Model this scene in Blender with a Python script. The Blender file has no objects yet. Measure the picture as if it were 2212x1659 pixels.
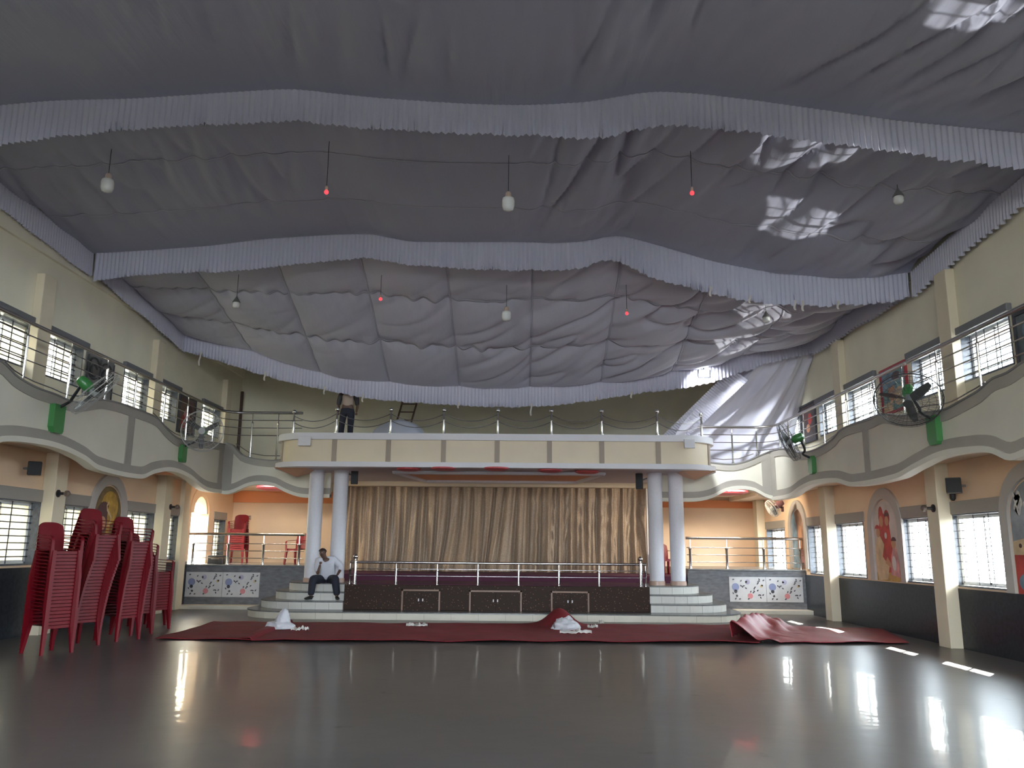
import bpy, bmesh, math, random
from mathutils import Vector, Matrix, noise
import numpy as np
random.seed(7)
PI = math.pi
C = bpy.context.scene
COL = C.collection

# ------------------------------------------------------------------ camera
F, CX, CY, H = 1760.0, 1106.0, 829.5, 1.6          # focal length in photo pixels, image centre, eye height
PITCH, YAW, ROLL = math.radians(11.45), math.radians(0.6), math.radians(0.5)
fw = Vector((-math.sin(YAW)*math.cos(PITCH), math.cos(YAW)*math.cos(PITCH), math.sin(PITCH)))
r0 = Vector((math.cos(YAW), math.sin(YAW), 0)); u0 = r0.cross(fw)
RT = math.cos(ROLL)*r0 + math.sin(ROLL)*u0; UP = -math.sin(ROLL)*r0 + math.cos(ROLL)*u0
EYE = Vector((0, 0, H))
cam = bpy.data.cameras.new('camera'); cam_o = bpy.data.objects.new('camera', cam); COL.objects.link(cam_o)
cam.sensor_width = 36; cam.lens = F/2212*36; cam.clip_end = 500
m = Matrix((( RT.x, UP.x, -fw.x, 0), (RT.y, UP.y, -fw.y, 0), (RT.z, UP.z, -fw.z, H), (0, 0, 0, 1)))
cam_o.matrix_world = m
C.camera = cam_o

def ray(px, py): return fw + RT*((px-CX)/F) + UP*((CY-py)/F)
def atX(px, py, X): d = ray(px, py); return EYE + d*(X/d.x)
def atY(px, py, Y): d = ray(px, py); return EYE + d*(Y/d.y)
def atZ(px, py, Z): d = ray(px, py); return EYE + d*((Z-H)/d.z)

# ------------------------------------------------------------------ sky, sun, exposure
w = bpy.data.worlds.new('sky'); C.world = w; w.use_nodes = True
nt = w.node_tree; nt.nodes.clear()
bg = nt.nodes.new('ShaderNodeBackground'); bg.inputs[0].default_value = (0.80, 0.90, 1.0, 1); bg.inputs[1].default_value = 21.0
wo = nt.nodes.new('ShaderNodeOutputWorld'); nt.links.new(bg.outputs[0], wo.inputs[0])
sun = bpy.data.lights.new('sun', 'SUN'); sun.energy = 60; sun.angle = math.radians(0.53); sun.color = (1, .95, .86)
sun_o = bpy.data.objects.new('sun', sun); COL.objects.link(sun_o)
sd = Vector((-1.0, -1.27, -0.93)).normalized()
sun_o.rotation_euler = sd.to_track_quat('-Z', 'Y').to_euler(); sun_o.location = (20, 30, 20)
# added spots outside stand in for sun thrown up, through the upper right windows onto the satin
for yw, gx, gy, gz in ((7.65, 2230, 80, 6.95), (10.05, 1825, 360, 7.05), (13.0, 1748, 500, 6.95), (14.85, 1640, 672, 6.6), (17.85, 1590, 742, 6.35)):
    g_ = bpy.data.lights.new('added_glint_spot', 'SPOT'); g_.energy = 5200; g_.shadow_soft_size = .04; g_.spot_size = math.radians(6.2); g_.spot_blend = .15; g_.color = (1, .98, .95)
    go = bpy.data.objects.new('added_glint_spot', g_); COL.objects.link(go); wv = Vector((7.6, yw, 4.86)); dv = atZ(gx, gy, gz)-wv
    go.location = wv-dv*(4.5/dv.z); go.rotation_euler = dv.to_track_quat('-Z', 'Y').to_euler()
vs = C.view_settings; vs.view_transform = 'Standard'; vs.look = 'None'; vs.gamma = 1; vs.use_curve_mapping = False
vs.exposure = 0.58
cy = C.cycles
cy.max_bounces = 7; cy.diffuse_bounces = 4; cy.glossy_bounces = 3; cy.transmission_bounces = 4; cy.transparent_max_bounces = 8
cy.caustics_reflective = False; cy.caustics_refractive = False; cy.sample_clamp_indirect = 6; cy.use_denoising = True

# ------------------------------------------------------------------ materials
MATS = {}
def M(name, rgb, rough=.6, metal=0., var=None, bump=None, spec=None, emit=None, sheen=0, trans=0, alpha=1, coat=0):
    """procedural principled material; var=(scale, amount[, stretch]) colour mottling, bump=(scale, strength)"""
    if name in MATS: return MATS[name]
    mt = bpy.data.materials.new(name); mt.use_nodes = True; n = mt.node_tree; b = n.nodes['Principled BSDF']
    b.inputs['Base Color'].default_value = (*rgb, 1); b.inputs['Roughness'].default_value = rough; b.inputs['Metallic'].default_value = metal
    if spec is not None: b.inputs['Specular IOR Level'].default_value = spec
    if emit: b.inputs['Emission Color'].default_value = (*emit[:3], 1); b.inputs['Emission Strength'].default_value = emit[3]
    if sheen: b.inputs['Sheen Weight'].default_value = sheen
    if trans: b.inputs['Transmission Weight'].default_value = trans
    if coat: b.inputs['Coat Weight'].default_value = coat
    b.inputs['Alpha'].default_value = alpha
    tc = n.nodes.new('ShaderNodeTexCoord')
    if var:
        mp = n.nodes.new('ShaderNodeMapping'); n.links.new(tc.outputs['Object'], mp.inputs[0])
        if len(var) > 2: mp.inputs['Scale'].default_value = var[2]
        nz = n.nodes.new('ShaderNodeTexNoise'); nz.inputs['Scale'].default_value = var[0]; nz.inputs['Detail'].default_value = 5
        n.links.new(mp.outputs[0], nz.inputs['Vector'])
        rp = n.nodes.new('ShaderNodeValToRGB'); a = var[1]
        rp.color_ramp.elements[0].position = .3; rp.color_ramp.elements[1].position = .7
        rp.color_ramp.elements[0].color = (*[max(0, c*(1-a)) for c in rgb], 1); rp.color_ramp.elements[1].color = (*[min(1, c*(1+a)) for c in rgb], 1)
        n.links.new(nz.outputs['Fac'], rp.inputs[0]); n.links.new(rp.outputs[0], b.inputs['Base Color'])
    if bump:
        nb = n.nodes.new('ShaderNodeTexNoise'); nb.inputs['Scale'].default_value = bump[0]; nb.inputs['Detail'].default_value = 4
        mp2 = n.nodes.new('ShaderNodeMapping'); n.links.new(tc.outputs['Object'], mp2.inputs[0])
        if len(bump) > 2: mp2.inputs['Scale'].default_value = bump[2]
        n.links.new(mp2.outputs[0], nb.inputs['Vector'])
        bp = n.nodes.new('ShaderNodeBump'); bp.inputs['Strength'].default_value = bump[1]; bp.inputs['Distance'].default_value = .02
        n.links.new(nb.outputs['Fac'], bp.inputs['Height']); n.links.new(bp.outputs[0], b.inputs['Normal'])
    MATS[name] = mt; return mt

cream = M('cream_paint', (.89, .83, .65), .6, var=(1.2, .05))
peach = M('peach_paint', (.88, .64, .43), .55, var=(1.0, .05))
parw = M('parapet_paint', (.78, .74, .62), .5, var=(1.5, .04))
rimw = M('rim_paint', (.80, .77, .66), .45)
band = M('grey_band_paint', (.40, .37, .32), .55, var=(2, .06))
granite = M('dark_granite', (.022, .025, .031), .3, var=(14, .35), spec=.2)
jambm = M('granite_jamb', (.09, .10, .12), .3, var=(18, .3))
pgran = M('grey_granite', (.16, .16, .17), .22, var=(6, .2, (1, 1, 3)))
white = M('white_paint', (.78, .76, .78), .45)
alum = M('white_aluminium', (.78, .78, .76), .35)
bars = M('dark_grille', (.05, .05, .055), .5)
steel = M('stainless_steel', (.62, .60, .58), .16, 1.0)
steelr = M('brushed_steel', (.50, .48, .46), .26, 1.0)
fabric = M('shaded_satin', (.37, .375, .46), .5, sheen=.1, bump=(2.2, .35, (6, .5, 1)))  # same cloth as the valances, darkened to put roof shade into the colour
fabric2 = M('shaded_satin_diagonal', (.50, .495, .57), .5, sheen=.1, bump=(2.2, .4, (3.5, 1.4, 1)))  # same cloth again, with less of the roof shade in its colour
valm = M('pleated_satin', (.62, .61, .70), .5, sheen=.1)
canp = M('canopy_cream', (.80, .68, .50), .5, var=(1.5, .04))
cans = M('canopy_strip', (.36, .29, .22), .5)
soff = M('soffit_paint', (.52, .45, .46), .6)
orange = M('orange_paint', (.75, .28, .10), .5)
redp = M('red_paint', (.55, .08, .09), .5)
colm = M('column_paint', (.76, .75, .79), .5, var=(30, .03))
ringm = M('column_base_tile', (.55, .38, .30), .3)
treadm = M('stair_tread', (.16, .16, .155), .25, var=(8, .2))
riserm = M('stair_riser', (.62, .60, .55), .4, var=(3, .05))
plinthm = M('plinth_cream', (.62, .57, .47), .45, var=(3, .06))
purple = M('purple_carpet', (.10, .025, .055), .9, bump=(60, .3))
redc = M('red_carpet', (.19, .010, .016), .85, var=(3, .15), bump=(25, .25))
redg = M('red_carpet_glossy', (.26, .022, .034), .5, var=(3, .15), bump=(12, .2))
redpl = M('red_plastic', (.155, .003, .009), .42, var=(3, .06), spec=.3)
black = M('black_plastic', (.02, .02, .022), .45)
greenm = M('fan_green', (.05, .24, .06), .35, coat=.3)
woodl = M('wood_dark', (.12, .06, .035), .5, var=(10, .3, (8, 1, 1)))
bronze = M('bronze_line', (.24, .13, .08), .4)
skin = M('brown_skin', (.12, .06, .04), .5)
hairm = M('black_hair', (.012, .011, .011), .6, bump=(60, .5))
shirtw = M('white_shirt', (.70, .70, .76), .7, bump=(9, .35))
trous = M('navy_trousers', (.02, .022, .036), .8, bump=(12, .2))
shoem = M('black_shoe', (.012, .012, .013), .45)
bagm = M('white_plastic_bag', (.74, .74, .78), .3, trans=.25, bump=(14, .5))
clothw = M('white_rag', (.60, .57, .53), .8, bump=(20, .3))

def mk_special():
    # polished marble floor, faint dark clouding and smudges
    mt = bpy.data.materials.new('polished_marble'); mt.use_nodes = True; n = mt.node_tree; b = n.nodes['Principled BSDF']
    tc = n.nodes.new('ShaderNodeTexCoord')
    nz = n.nodes.new('ShaderNodeTexNoise'); nz.inputs['Scale'].default_value = .35; nz.inputs['Detail'].default_value = 6
    n.links.new(tc.outputs['Object'], nz.inputs['Vector'])
    rp = n.nodes.new('ShaderNodeValToRGB'); rp.color_ramp.elements[0].color = (.112, .106, .104, 1); rp.color_ramp.elements[1].color = (.140, .132, .129, 1)
    rp.color_ramp.elements[0].position = .35; rp.color_ramp.elements[1].position = .65
    n.links.new(nz.outputs['Fac'], rp.inputs[0])
    vo = n.nodes.new('ShaderNodeTexVoronoi'); vo.inputs['Scale'].default_value = 1.15; vo.inputs['Randomness'].default_value = .35
    n.links.new(tc.outputs['Object'], vo.inputs['Vector'])
    n2 = n.nodes.new('ShaderNodeTexNoise'); n2.inputs['Scale'].default_value = 9; n.links.new(tc.outputs['Object'], n2.inputs['Vector'])
    ma = n.nodes.new('ShaderNodeMath'); ma.operation = 'MULTIPLY_ADD'; ma.inputs[1].default_value = .35
    n.links.new(n2.outputs['Fac'], ma.inputs[0]); n.links.new(vo.outputs['Distance'], ma.inputs[2])
    r2 = n.nodes.new('ShaderNodeValToRGB'); r2.color_ramp.elements[0].position = .18; r2.color_ramp.elements[1].position = .26
    r2.color_ramp.elements[0].color = (.6, .6, .6, 1); r2.color_ramp.elements[1].color = (1, 1, 1, 1)
    n.links.new(ma.outputs[0], r2.inputs[0])
    mx = n.nodes.new('ShaderNodeMix'); mx.data_type = 'RGBA'; mx.blend_type = 'MULTIPLY'; mx.inputs['Factor'].default_value = 1
    n.links.new(rp.outputs[0], mx.inputs['A']); n.links.new(r2.outputs[0], mx.inputs['B']); n.links.new(mx.outputs['Result'], b.inputs['Base Color'])
    b.inputs['Roughness'].default_value = .32; b.inputs['Specular IOR Level'].default_value = .15
    nb = n.nodes.new('ShaderNodeTexNoise'); nb.inputs['Scale'].default_value = 2.2; nb.inputs['Detail'].default_value = 2
    n.links.new(tc.outputs['Object'], nb.inputs['Vector'])
    bp = n.nodes.new('ShaderNodeBump'); bp.inputs['Strength'].default_value = .12; bp.inputs['Distance'].default_value = .03
    n.links.new(nb.outputs['Fac'], bp.inputs['Height']); n.links.new(bp.outputs[0], b.inputs['Normal'])
    gl = n.nodes.new('ShaderNodeBsdfGlossy'); gl.inputs['Roughness'].default_value = .055; gl.inputs['Color'].default_value = (1, .94, .82, 1); n.links.new(bp.outputs[0], gl.inputs['Normal'])
    mxs = n.nodes.new('ShaderNodeMixShader'); mxs.inputs[0].default_value = .07
    n.links.new(b.outputs[0], mxs.inputs[1]); n.links.new(gl.outputs[0], mxs.inputs[2]); n.links.new(mxs.outputs[0], n.nodes['Material Output'].inputs[0])
    MATS['floor'] = mt
    # speckled stage granite
    mt = bpy.data.materials.new('speckled_granite'); mt.use_nodes = True; n = mt.node_tree; b = n.nodes['Principled BSDF']
    tc = n.nodes.new('ShaderNodeTexCoord'); vo = n.nodes.new('ShaderNodeTexVoronoi'); vo.inputs['Scale'].default_value = 16
    n.links.new(tc.outputs['Object'], vo.inputs['Vector'])
    rp = n.nodes.new('ShaderNodeValToRGB'); rp.color_ramp.elements[0].position = .12; rp.color_ramp.elements[1].position = .22
    rp.color_ramp.elements[0].color = (.20, .11, .065, 1); rp.color_ramp.elements[1].color = (.040, .024, .018, 1)
    n.links.new(vo.outputs['Distance'], rp.inputs[0]); n.links.new(rp.outputs[0], b.inputs['Base Color']); b.inputs['Roughness'].default_value = .5; b.inputs['Specular IOR Level'].default_value = .1
    MATS['speckle'] = mt
    # gold curtain: woven glitter
    mt = bpy.data.materials.new('gold_curtain'); mt.use_nodes = True; n = mt.node_tree; b = n.nodes['Principled BSDF']
    tc = n.nodes.new('ShaderNodeTexCoord'); nz = n.nodes.new('ShaderNodeTexNoise'); nz.inputs['Scale'].default_value = 70; nz.inputs['Detail'].default_value = 2
    mp = n.nodes.new('ShaderNodeMapping'); mp.inputs['Scale'].default_value = (1.2, .3, .6); n.links.new(tc.outputs['Object'], mp.inputs[0]); n.links.new(mp.outputs[0], nz.inputs['Vector'])
    rp = n.nodes.new('ShaderNodeValToRGB'); rp.color_ramp.elements[0].position = .4; rp.color_ramp.elements[1].position = .68
    rp.color_ramp.elements[0].color = (.36, .265, .185, 1); rp.color_ramp.elements[1].color = (.54, .42, .31, 1)
    n.links.new(nz.outputs['Fac'], rp.inputs[0]); n.links.new(rp.outputs[0], b.inputs['Base Color'])
    b.inputs['Roughness'].default_value = .5; b.inputs['Sheen Weight'].default_value = .2; b.inputs['Metallic'].default_value = .15
    MATS['curtain'] = mt
    # clear pane and frosted pane
    mt = bpy.data.materials.new('clear_glass'); mt.use_nodes = True; n = mt.node_tree; n.nodes.remove(n.nodes['Principled BSDF']); o = n.nodes['Material Output']
    t = n.nodes.new('ShaderNodeBsdfTransparent'); t.inputs[0].default_value = (.93, .96, .95, 1); g = n.nodes.new('ShaderNodeBsdfGlossy'); g.inputs['Roughness'].default_value = .03
    mx = n.nodes.new('ShaderNodeMixShader'); mx.inputs[0].default_value = .06
    n.links.new(t.outputs[0], mx.inputs[1]); n.links.new(g.outputs[0], mx.inputs[2]); n.links.new(mx.outputs[0], o.inputs[0]); MATS['glass'] = mt
    mt = bpy.data.materials.new('frosted_glass'); mt.use_nodes = True; n = mt.node_tree; n.nodes.remove(n.nodes['Principled BSDF']); o = n.nodes['Material Output']
    t = n.nodes.new('ShaderNodeBsdfTransparent'); t.inputs[0].default_value = (.12, .12, .11, 1); g = n.nodes.new('ShaderNodeBsdfTranslucent'); g.inputs[0].default_value = (.14, .137, .118, 1)
    mx = n.nodes.new('ShaderNodeMixShader'); mx.inputs[0].default_value = .85
    n.links.new(t.outputs[0], mx.inputs[1]); n.links.new(g.outputs[0], mx.inputs[2]); n.links.new(mx.outputs[0], o.inputs[0]); MATS['frost'] = mt
mk_special()

# ------------------------------------------------------------------ mesh helpers
class MB:
    def __init__(s): s.v = []; s.f = []; s.mi = []; s.cur = 0; s.T = None
    def add(s, vs, fs):
        b = len(s.v)
        for p in vs:
            p = Vector(p); s.v.append(tuple(s.T @ p if s.T is not None else p))
        for f in fs: s.f.append(tuple(i+b for i in f)); s.mi.append(s.cur)
        return s
    def box(s, x0, y0, z0, x1, y1, z1):
        if x0 > x1: x0, x1 = x1, x0
        if y0 > y1: y0, y1 = y1, y0
        if z0 > z1: z0, z1 = z1, z0
        v = [(x, y, z) for z in (z0, z1) for y in (y0, y1) for x in (x0, x1)]
        return s.add(v, [(0, 2, 3, 1), (4, 5, 7, 6), (0, 1, 5, 4), (2, 6, 7, 3), (0, 4, 6, 2), (1, 3, 7, 5)])
    def bbox(s, x0, y0, z0, x1, y1, z1, b=.01):
        """box with chamfered edges"""
        bm = bmesh.new(); bmesh.ops.create_cube(bm, size=1)
        for v in bm.verts: v.co = ((x0+x1)/2+v.co.x*abs(x1-x0), (y0+y1)/2+v.co.y*abs(y1-y0), (z0+z1)/2+v.co.z*abs(z1-z0))
        bmesh.ops.bevel(bm, geom=bm.edges[:], offset=b, segments=2, affect='EDGES', profile=.5)
        bm.verts.ensure_lookup_table(); bm.verts.index_update()
        s.add([v.co.copy() for v in bm.verts], [[v.index for v in f.verts] for f in bm.faces]); bm.free(); return s
    def tube(s, pts, r, n=8, cap=True, closed=False):
        pts = [Vector(p) for p in pts]; rs = r if isinstance(r, (list, tuple)) else [r]*len(pts)
        rings = []; N = len(pts); prev = None
        for i, p in enumerate(pts):
            if closed: d = pts[(i+1) % N]-pts[i-1]
            else: d = pts[min(i+1, N-1)]-pts[max(i-1, 0)]
            d = d.normalized() if d.length > 1e-9 else Vector((0, 0, 1))
            if prev is None: a = d.orthogonal().normalized()
            else: a = (prev-d*prev.dot(d)); a = a.normalized() if a.length > 1e-6 else d.orthogonal().normalized()
            prev = a; bb = d.cross(a)
            rings.append([p+(a*math.cos(2*PI*k/n)+bb*math.sin(2*PI*k/n))*rs[i] for k in range(n)])
        vs = [q for rg in rings for q in rg]; fs = []
        for i in range(N if closed else N-1):
            j = (i+1) % N
            for k in range(n): fs.append((i*n+k, i*n+(k+1) % n, j*n+(k+1) % n, j*n+k))
        if cap and not closed: fs.append(tuple(reversed(range(n)))); fs.append(tuple((N-1)*n+k for k in range(n)))
        return s.add(vs, fs)
    def lathe(s, prof, c=(0, 0, 0), n=16, axis='Z'):
        c = Vector(c); vs = []; fs = []
        for (r, z) in prof:
            for k in range(n):
                a = 2*PI*k/n; x, y = max(r, 1e-4)*math.cos(a), max(r, 1e-4)*math.sin(a)
                p = Vector((x, y, z)) if axis == 'Z' else (Vector((z, x, y)) if axis == 'X' else Vector((y, z, x)))
                vs.append(c+p)
        for i in range(len(prof)-1):
            for k in range(n): fs.append((i*n+k, i*n+(k+1) % n, (i+1)*n+(k+1) % n, (i+1)*n+k))
        fs.append(tuple(reversed(range(n)))); fs.append(tuple((len(prof)-1)*n+k for k in range(n)))
        return s.add(vs, fs)
    def sphere(s, c, r, n=10, m=6, sc=(1, 1, 1)):
        vs = []; fs = []; c = Vector(c)
        for i in range(m+1):
            t = PI*i/m
            for k in range(n):
                a = 2*PI*k/n; vs.append(c+Vector((r*sc[0]*math.sin(t)*math.cos(a), r*sc[1]*math.sin(t)*math.sin(a), r*sc[2]*math.cos(t))))
        for i in range(m):
            for k in range(n): fs.append((i*n+k, (i+1)*n+k, (i+1)*n+(k+1) % n, i*n+(k+1) % n))
        return s.add(vs, fs)
    def grid(s, P, closed_u=False):
        """P[i][j] points"""
        nu, nv = len(P), len(P[0]); vs = [p for row in P for p in row]
        fs = [(i*nv+j, (i+1)*nv+j, (i+1)*nv+j+1, i*nv+j+1) for i in range(nu-1) for j in range(nv-1)]
        return s.add(vs, fs)
    def prism(s, pts, off):
        """closed outline pts (3D list) extruded by vector off"""
        n = len(pts); off = Vector(off); a = [Vector(p) for p in pts]; b = [p+off for p in a]
        fs = [tuple(range(n)), tuple(reversed(range(n, 2*n)))]
        for i in range(n): j = (i+1) % n; fs.append((j, i, n+i, n+j))
        return s.add(a+b, fs)
    def ribbon(s, lo, hi, off):
        """solid strip between polylines lo and hi (same count), thickness vector off"""
        n = len(lo); off = Vector(off); v = [Vector(p) for p in lo]+[Vector(p) for p in hi]+[Vector(p)+off for p in lo]+[Vector(p)+off for p in hi]; fs = []
        for i in range(n-1):
            fs += [(i, i+1, n+i+1, n+i), (2*n+i, 3*n+i, 3*n+i+1, 2*n+i+1), (i, 2*n+i, 2*n+i+1, i+1), (n+i, n+i+1, 3*n+i+1, 3*n+i)]
        fs += [(0, n, 3*n, 2*n), (n-1, 3*n-1, 4*n-1, 2*n-1)]
        return s.add(v, fs)
    def build(s, name, mat, parent=None, smooth=False, sharp=None):
        me = bpy.data.meshes.new(name); me.from_pydata(s.v, [], s.f)
        mats = mat if isinstance(mat, (list, tuple)) else [mat]
        for mm in mats: me.materials.append(mm)
        if len(mats) > 1: me.polygons.foreach_set('material_index', s.mi)
        bm = bmesh.new(); bm.from_mesh(me); bmesh.ops.recalc_face_normals(bm, faces=bm.faces); bm.to_mesh(me); bm.free()
        if smooth:
            me.polygons.foreach_set('use_smooth', [True]*len(me.polygons))
            if sharp is not None: me.set_sharp_from_angle(angle=math.radians(sharp))
        me.update()
        o = bpy.data.objects.new(name, me); COL.objects.link(o)
        if parent: o.parent = parent; o.matrix_parent_inverse = parent.matrix_basis.inverted()
        return o

def tag(o, label=None, cat=None, group=None, kind=None):
    if label: o['label'] = label
    if cat: o['category'] = cat
    if group: o['group'] = group
    if kind: o['kind'] = kind
    return o
def empty(name, loc=(0, 0, 0), label=None, cat=None, group=None, kind=None):
    o = bpy.data.objects.new(name, None); COL.objects.link(o); o.location = loc; o.empty_display_size = .1
    return tag(o, label, cat, group, kind)
def copy_thing(root, loc, rz=None, **kw):
    r = root.copy(); COL.objects.link(r); r.location = loc
    if rz is not None: r.rotation_euler = (0, 0, rz)
    for ch in [c for c in COL.objects if c.parent == root]:
        c = ch.copy(); COL.objects.link(c); c.parent = r
        for g in [q for q in COL.objects if q.parent == ch]:
            d = g.copy(); COL.objects.link(d); d.parent = c
    return tag(r, **kw)
def struct(o): o['kind'] = 'structure'; return o
def interp(pts, n=60, smooth=True):
    """resample a list of (t, ...) tuples with monotone-ish cubic (Catmull-Rom) interpolation, returns function of t"""
    pts = sorted(pts); ts = [p[0] for p in pts]
    def f(t):
        if t <= ts[0]: return pts[0][1:]
        if t >= ts[-1]: return pts[-1][1:]
        i = max(k for k in range(len(ts)-1) if ts[k] <= t)
        t0, t1 = ts[i], ts[i+1]; h = t1-t0; u = (t-t0)/h; out = []
        for c in range(1, len(pts[0])):
            y0, y1 = pts[i][c], pts[i+1][c]
            d = (y1-y0)/h
            m0 = d if i == 0 else ((y1-pts[i-1][c])/(t1-ts[i-1]))
            m1 = d if i+2 >= len(ts) else ((pts[i+2][c]-y0)/(ts[i+2]-t0))
            if not smooth: m0 = m1 = d
            u2, u3 = u*u, u*u*u
            out.append((2*u3-3*u2+1)*y0+(u3-2*u2+u)*h*m0+(-2*u3+3*u2)*y1+(u3-u2)*h*m1)
        return out
    return f

# ------------------------------------------------------------------ room shell
XL, XR = -8.9, 7.6            # side walls
GL, GR, GY = -7.9, 6.65, 21.6 # gallery faces
YF = -4.0                     # wall behind the camera
YBL, YBR = 25.5, 26.7         # back wall at its left and right end
TOP = 8.6; WT = .28           # roof underside, wall thickness
def yb(x): return YBL+(YBR-YBL)*(x-XL)/(XR-XL)

f = MB().box(XL-.3, YF-.3, -.2, XR+.3, 27.2, 0).build('floor', MATS['floor']); struct(f)
f = MB().box(XL-.3, YF-.3, TOP, XR+.3, 27.2, TOP+.2).build('ceiling', white); struct(f)

def wall_holes(side, x, holes, y0, y1, split):
    """side wall with rectangular openings; lower and upper storey painted differently"""
    s = 1 if side == 'right' else -1; mb = MB()
    ys = sorted(set([y0, y1]+[h[0] for h in holes]+[h[1] for h in holes])); zs = sorted(set([0, TOP, split]+[h[2] for h in holes]+[h[3] for h in holes]))
    for i in range(len(ys)-1):
        for j in range(len(zs)-1):
            yc, zc = (ys[i]+ys[i+1])/2, (zs[j]+zs[j+1])/2
            if any(h[0] < yc < h[1] and h[2] < zc < h[3] for h in holes): continue
            mb.cur = 0 if zc > split else 1
            for xx in (x, x+s*WT): mb.add([(xx, ys[i], zs[j]), (xx, ys[i+1], zs[j]), (xx, ys[i+1], zs[j+1]), (xx, ys[i], zs[j+1])], [(0, 1, 2, 3)])
    for h in holes:
        a, b, c, d = h; mb.cur = 0 if c > split else 1
        for q in ([(a, c), (b, c)], [(b, c), (b, d)], [(b, d), (a, d)], [(a, d), (a, c)]):
            mb.add([(x, q[0][0], q[0][1]), (x, q[1][0], q[1][1]), (x+s*WT, q[1][0], q[1][1]), (x+s*WT, q[0][0], q[0][1])], [(0, 1, 2, 3)])
    return struct(mb.build('wall_'+side, [cream, peach]))

# window openings (y0, y1, z0, z1) per wall; the farther ones are measured, the ones beside and behind the camera repeat the bays
RL = [(13.04, 14.72), (15.15, 16.6), (18.32, 20.0), (20.6, 21.85), (23.77, 25.5)]
RU = [(12.28, 13.72), (14.2, 15.5), (17.15, 18.75), (19.17, 20.5), (21.95, 23.2)]
LL = [(13.4, 15.2), (15.78, 17.05), (18.61, 20.0), (20.63, 21.5), (23.99, 24.9)]
LU = [(13.0, 14.4), (14.74, 16.04), (17.8, 19.1), (19.62, 20.7), (22.4, 23.75)]
NEAR = [(7.0, 8.3), (9.4, 10.7), (1.6, 2.9), (4.0, 5.3)]
H_RL, H_RU, H_LL, H_LU = (1.03, 2.26), (4.45, 5.28), (1.24, 2.38), (4.70, 5.52)
hr = [(a, b, *H_RL) for a, b in RL+NEAR]+[(a, b, *H_RU) for a, b in RU+NEAR[:2]]
DOOR = (22.3, 23.55, 1.12, 2.98)
hl = [(a, b, *H_LL) for a, b in LL+NEAR[:2]]+[(a, b, *H_LU) for a, b in LU+NEAR[:2]]
wall_holes('right', XR, hr, YF, 27.2, 3.3)
wall_holes('left', XL, hl+[DOOR], YF, 26.4, 3.3)
# back wall, upper and lower storey
mb = MB()
for k, (z0, z1) in enumerate(((0, 3.3), (3.3, TOP))):
    mb.cur = 1-k
    mb.prism([(XL-.3, YBL, z0), (XR+.3, YBR, z0), (XR+.3, YBR+.25, z0), (XL-.3, YBL+.25, z0)], (0, 0, z1-z0))
struct(mb.build('wall_back', [cream, peach]))
# wall behind the camera, with the wide entrance and the windows that light the hall from the front
mb = MB()
ent = [(-3.6, 2.4, 0, 2.9), (-6.2, -1.8, 4.5, 5.9), (0.6, 5.0, 4.5, 5.9)]
xs = sorted({XL-.3, XR+.3, *[e[0] for e in ent], *[e[1] for e in ent]}); zs = sorted({0, TOP, *[e[2] for e in ent], *[e[3] for e in ent]})
for i in range(len(xs)-1):
    for j in range(len(zs)-1):
        xc, zc = (xs[i]+xs[i+1])/2, (zs[j]+zs[j+1])/2
        if any(e[0] < xc < e[1] and e[2] < zc < e[3] for e in ent): continue
        mb.box(xs[i], YF-.25, zs[j], xs[i+1], YF, zs[j+1])
struct(mb.build('wall_front', cream))
# ground outside
struct(MB().box(-60, -60, -.5, 70, 80, -.25).build('ground_outside', M('sandy_ground', (.075, .075, .078), .9, var=(.3, .2))))
# neighbour's boundary wall seen through the left windows and door
struct(MB().box(-15.3, -20, -.3, -15, 45, 9).build('wall_neighbour', M('neighbour_render', (.82, .78, .62), .8, var=(.5, .1))))
# sun shades over the right-hand ground floor windows, outside
struct(MB().box(XR+WT, -6, 2.44, XR+WT+1.0, 27, 2.54).build('trim_sunshade', white))
struct(MB().box(XR+WT, -6, 5.5, XR+WT+1.0, 27, 5.6).build('trim_sunshade_upper', white))

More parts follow.
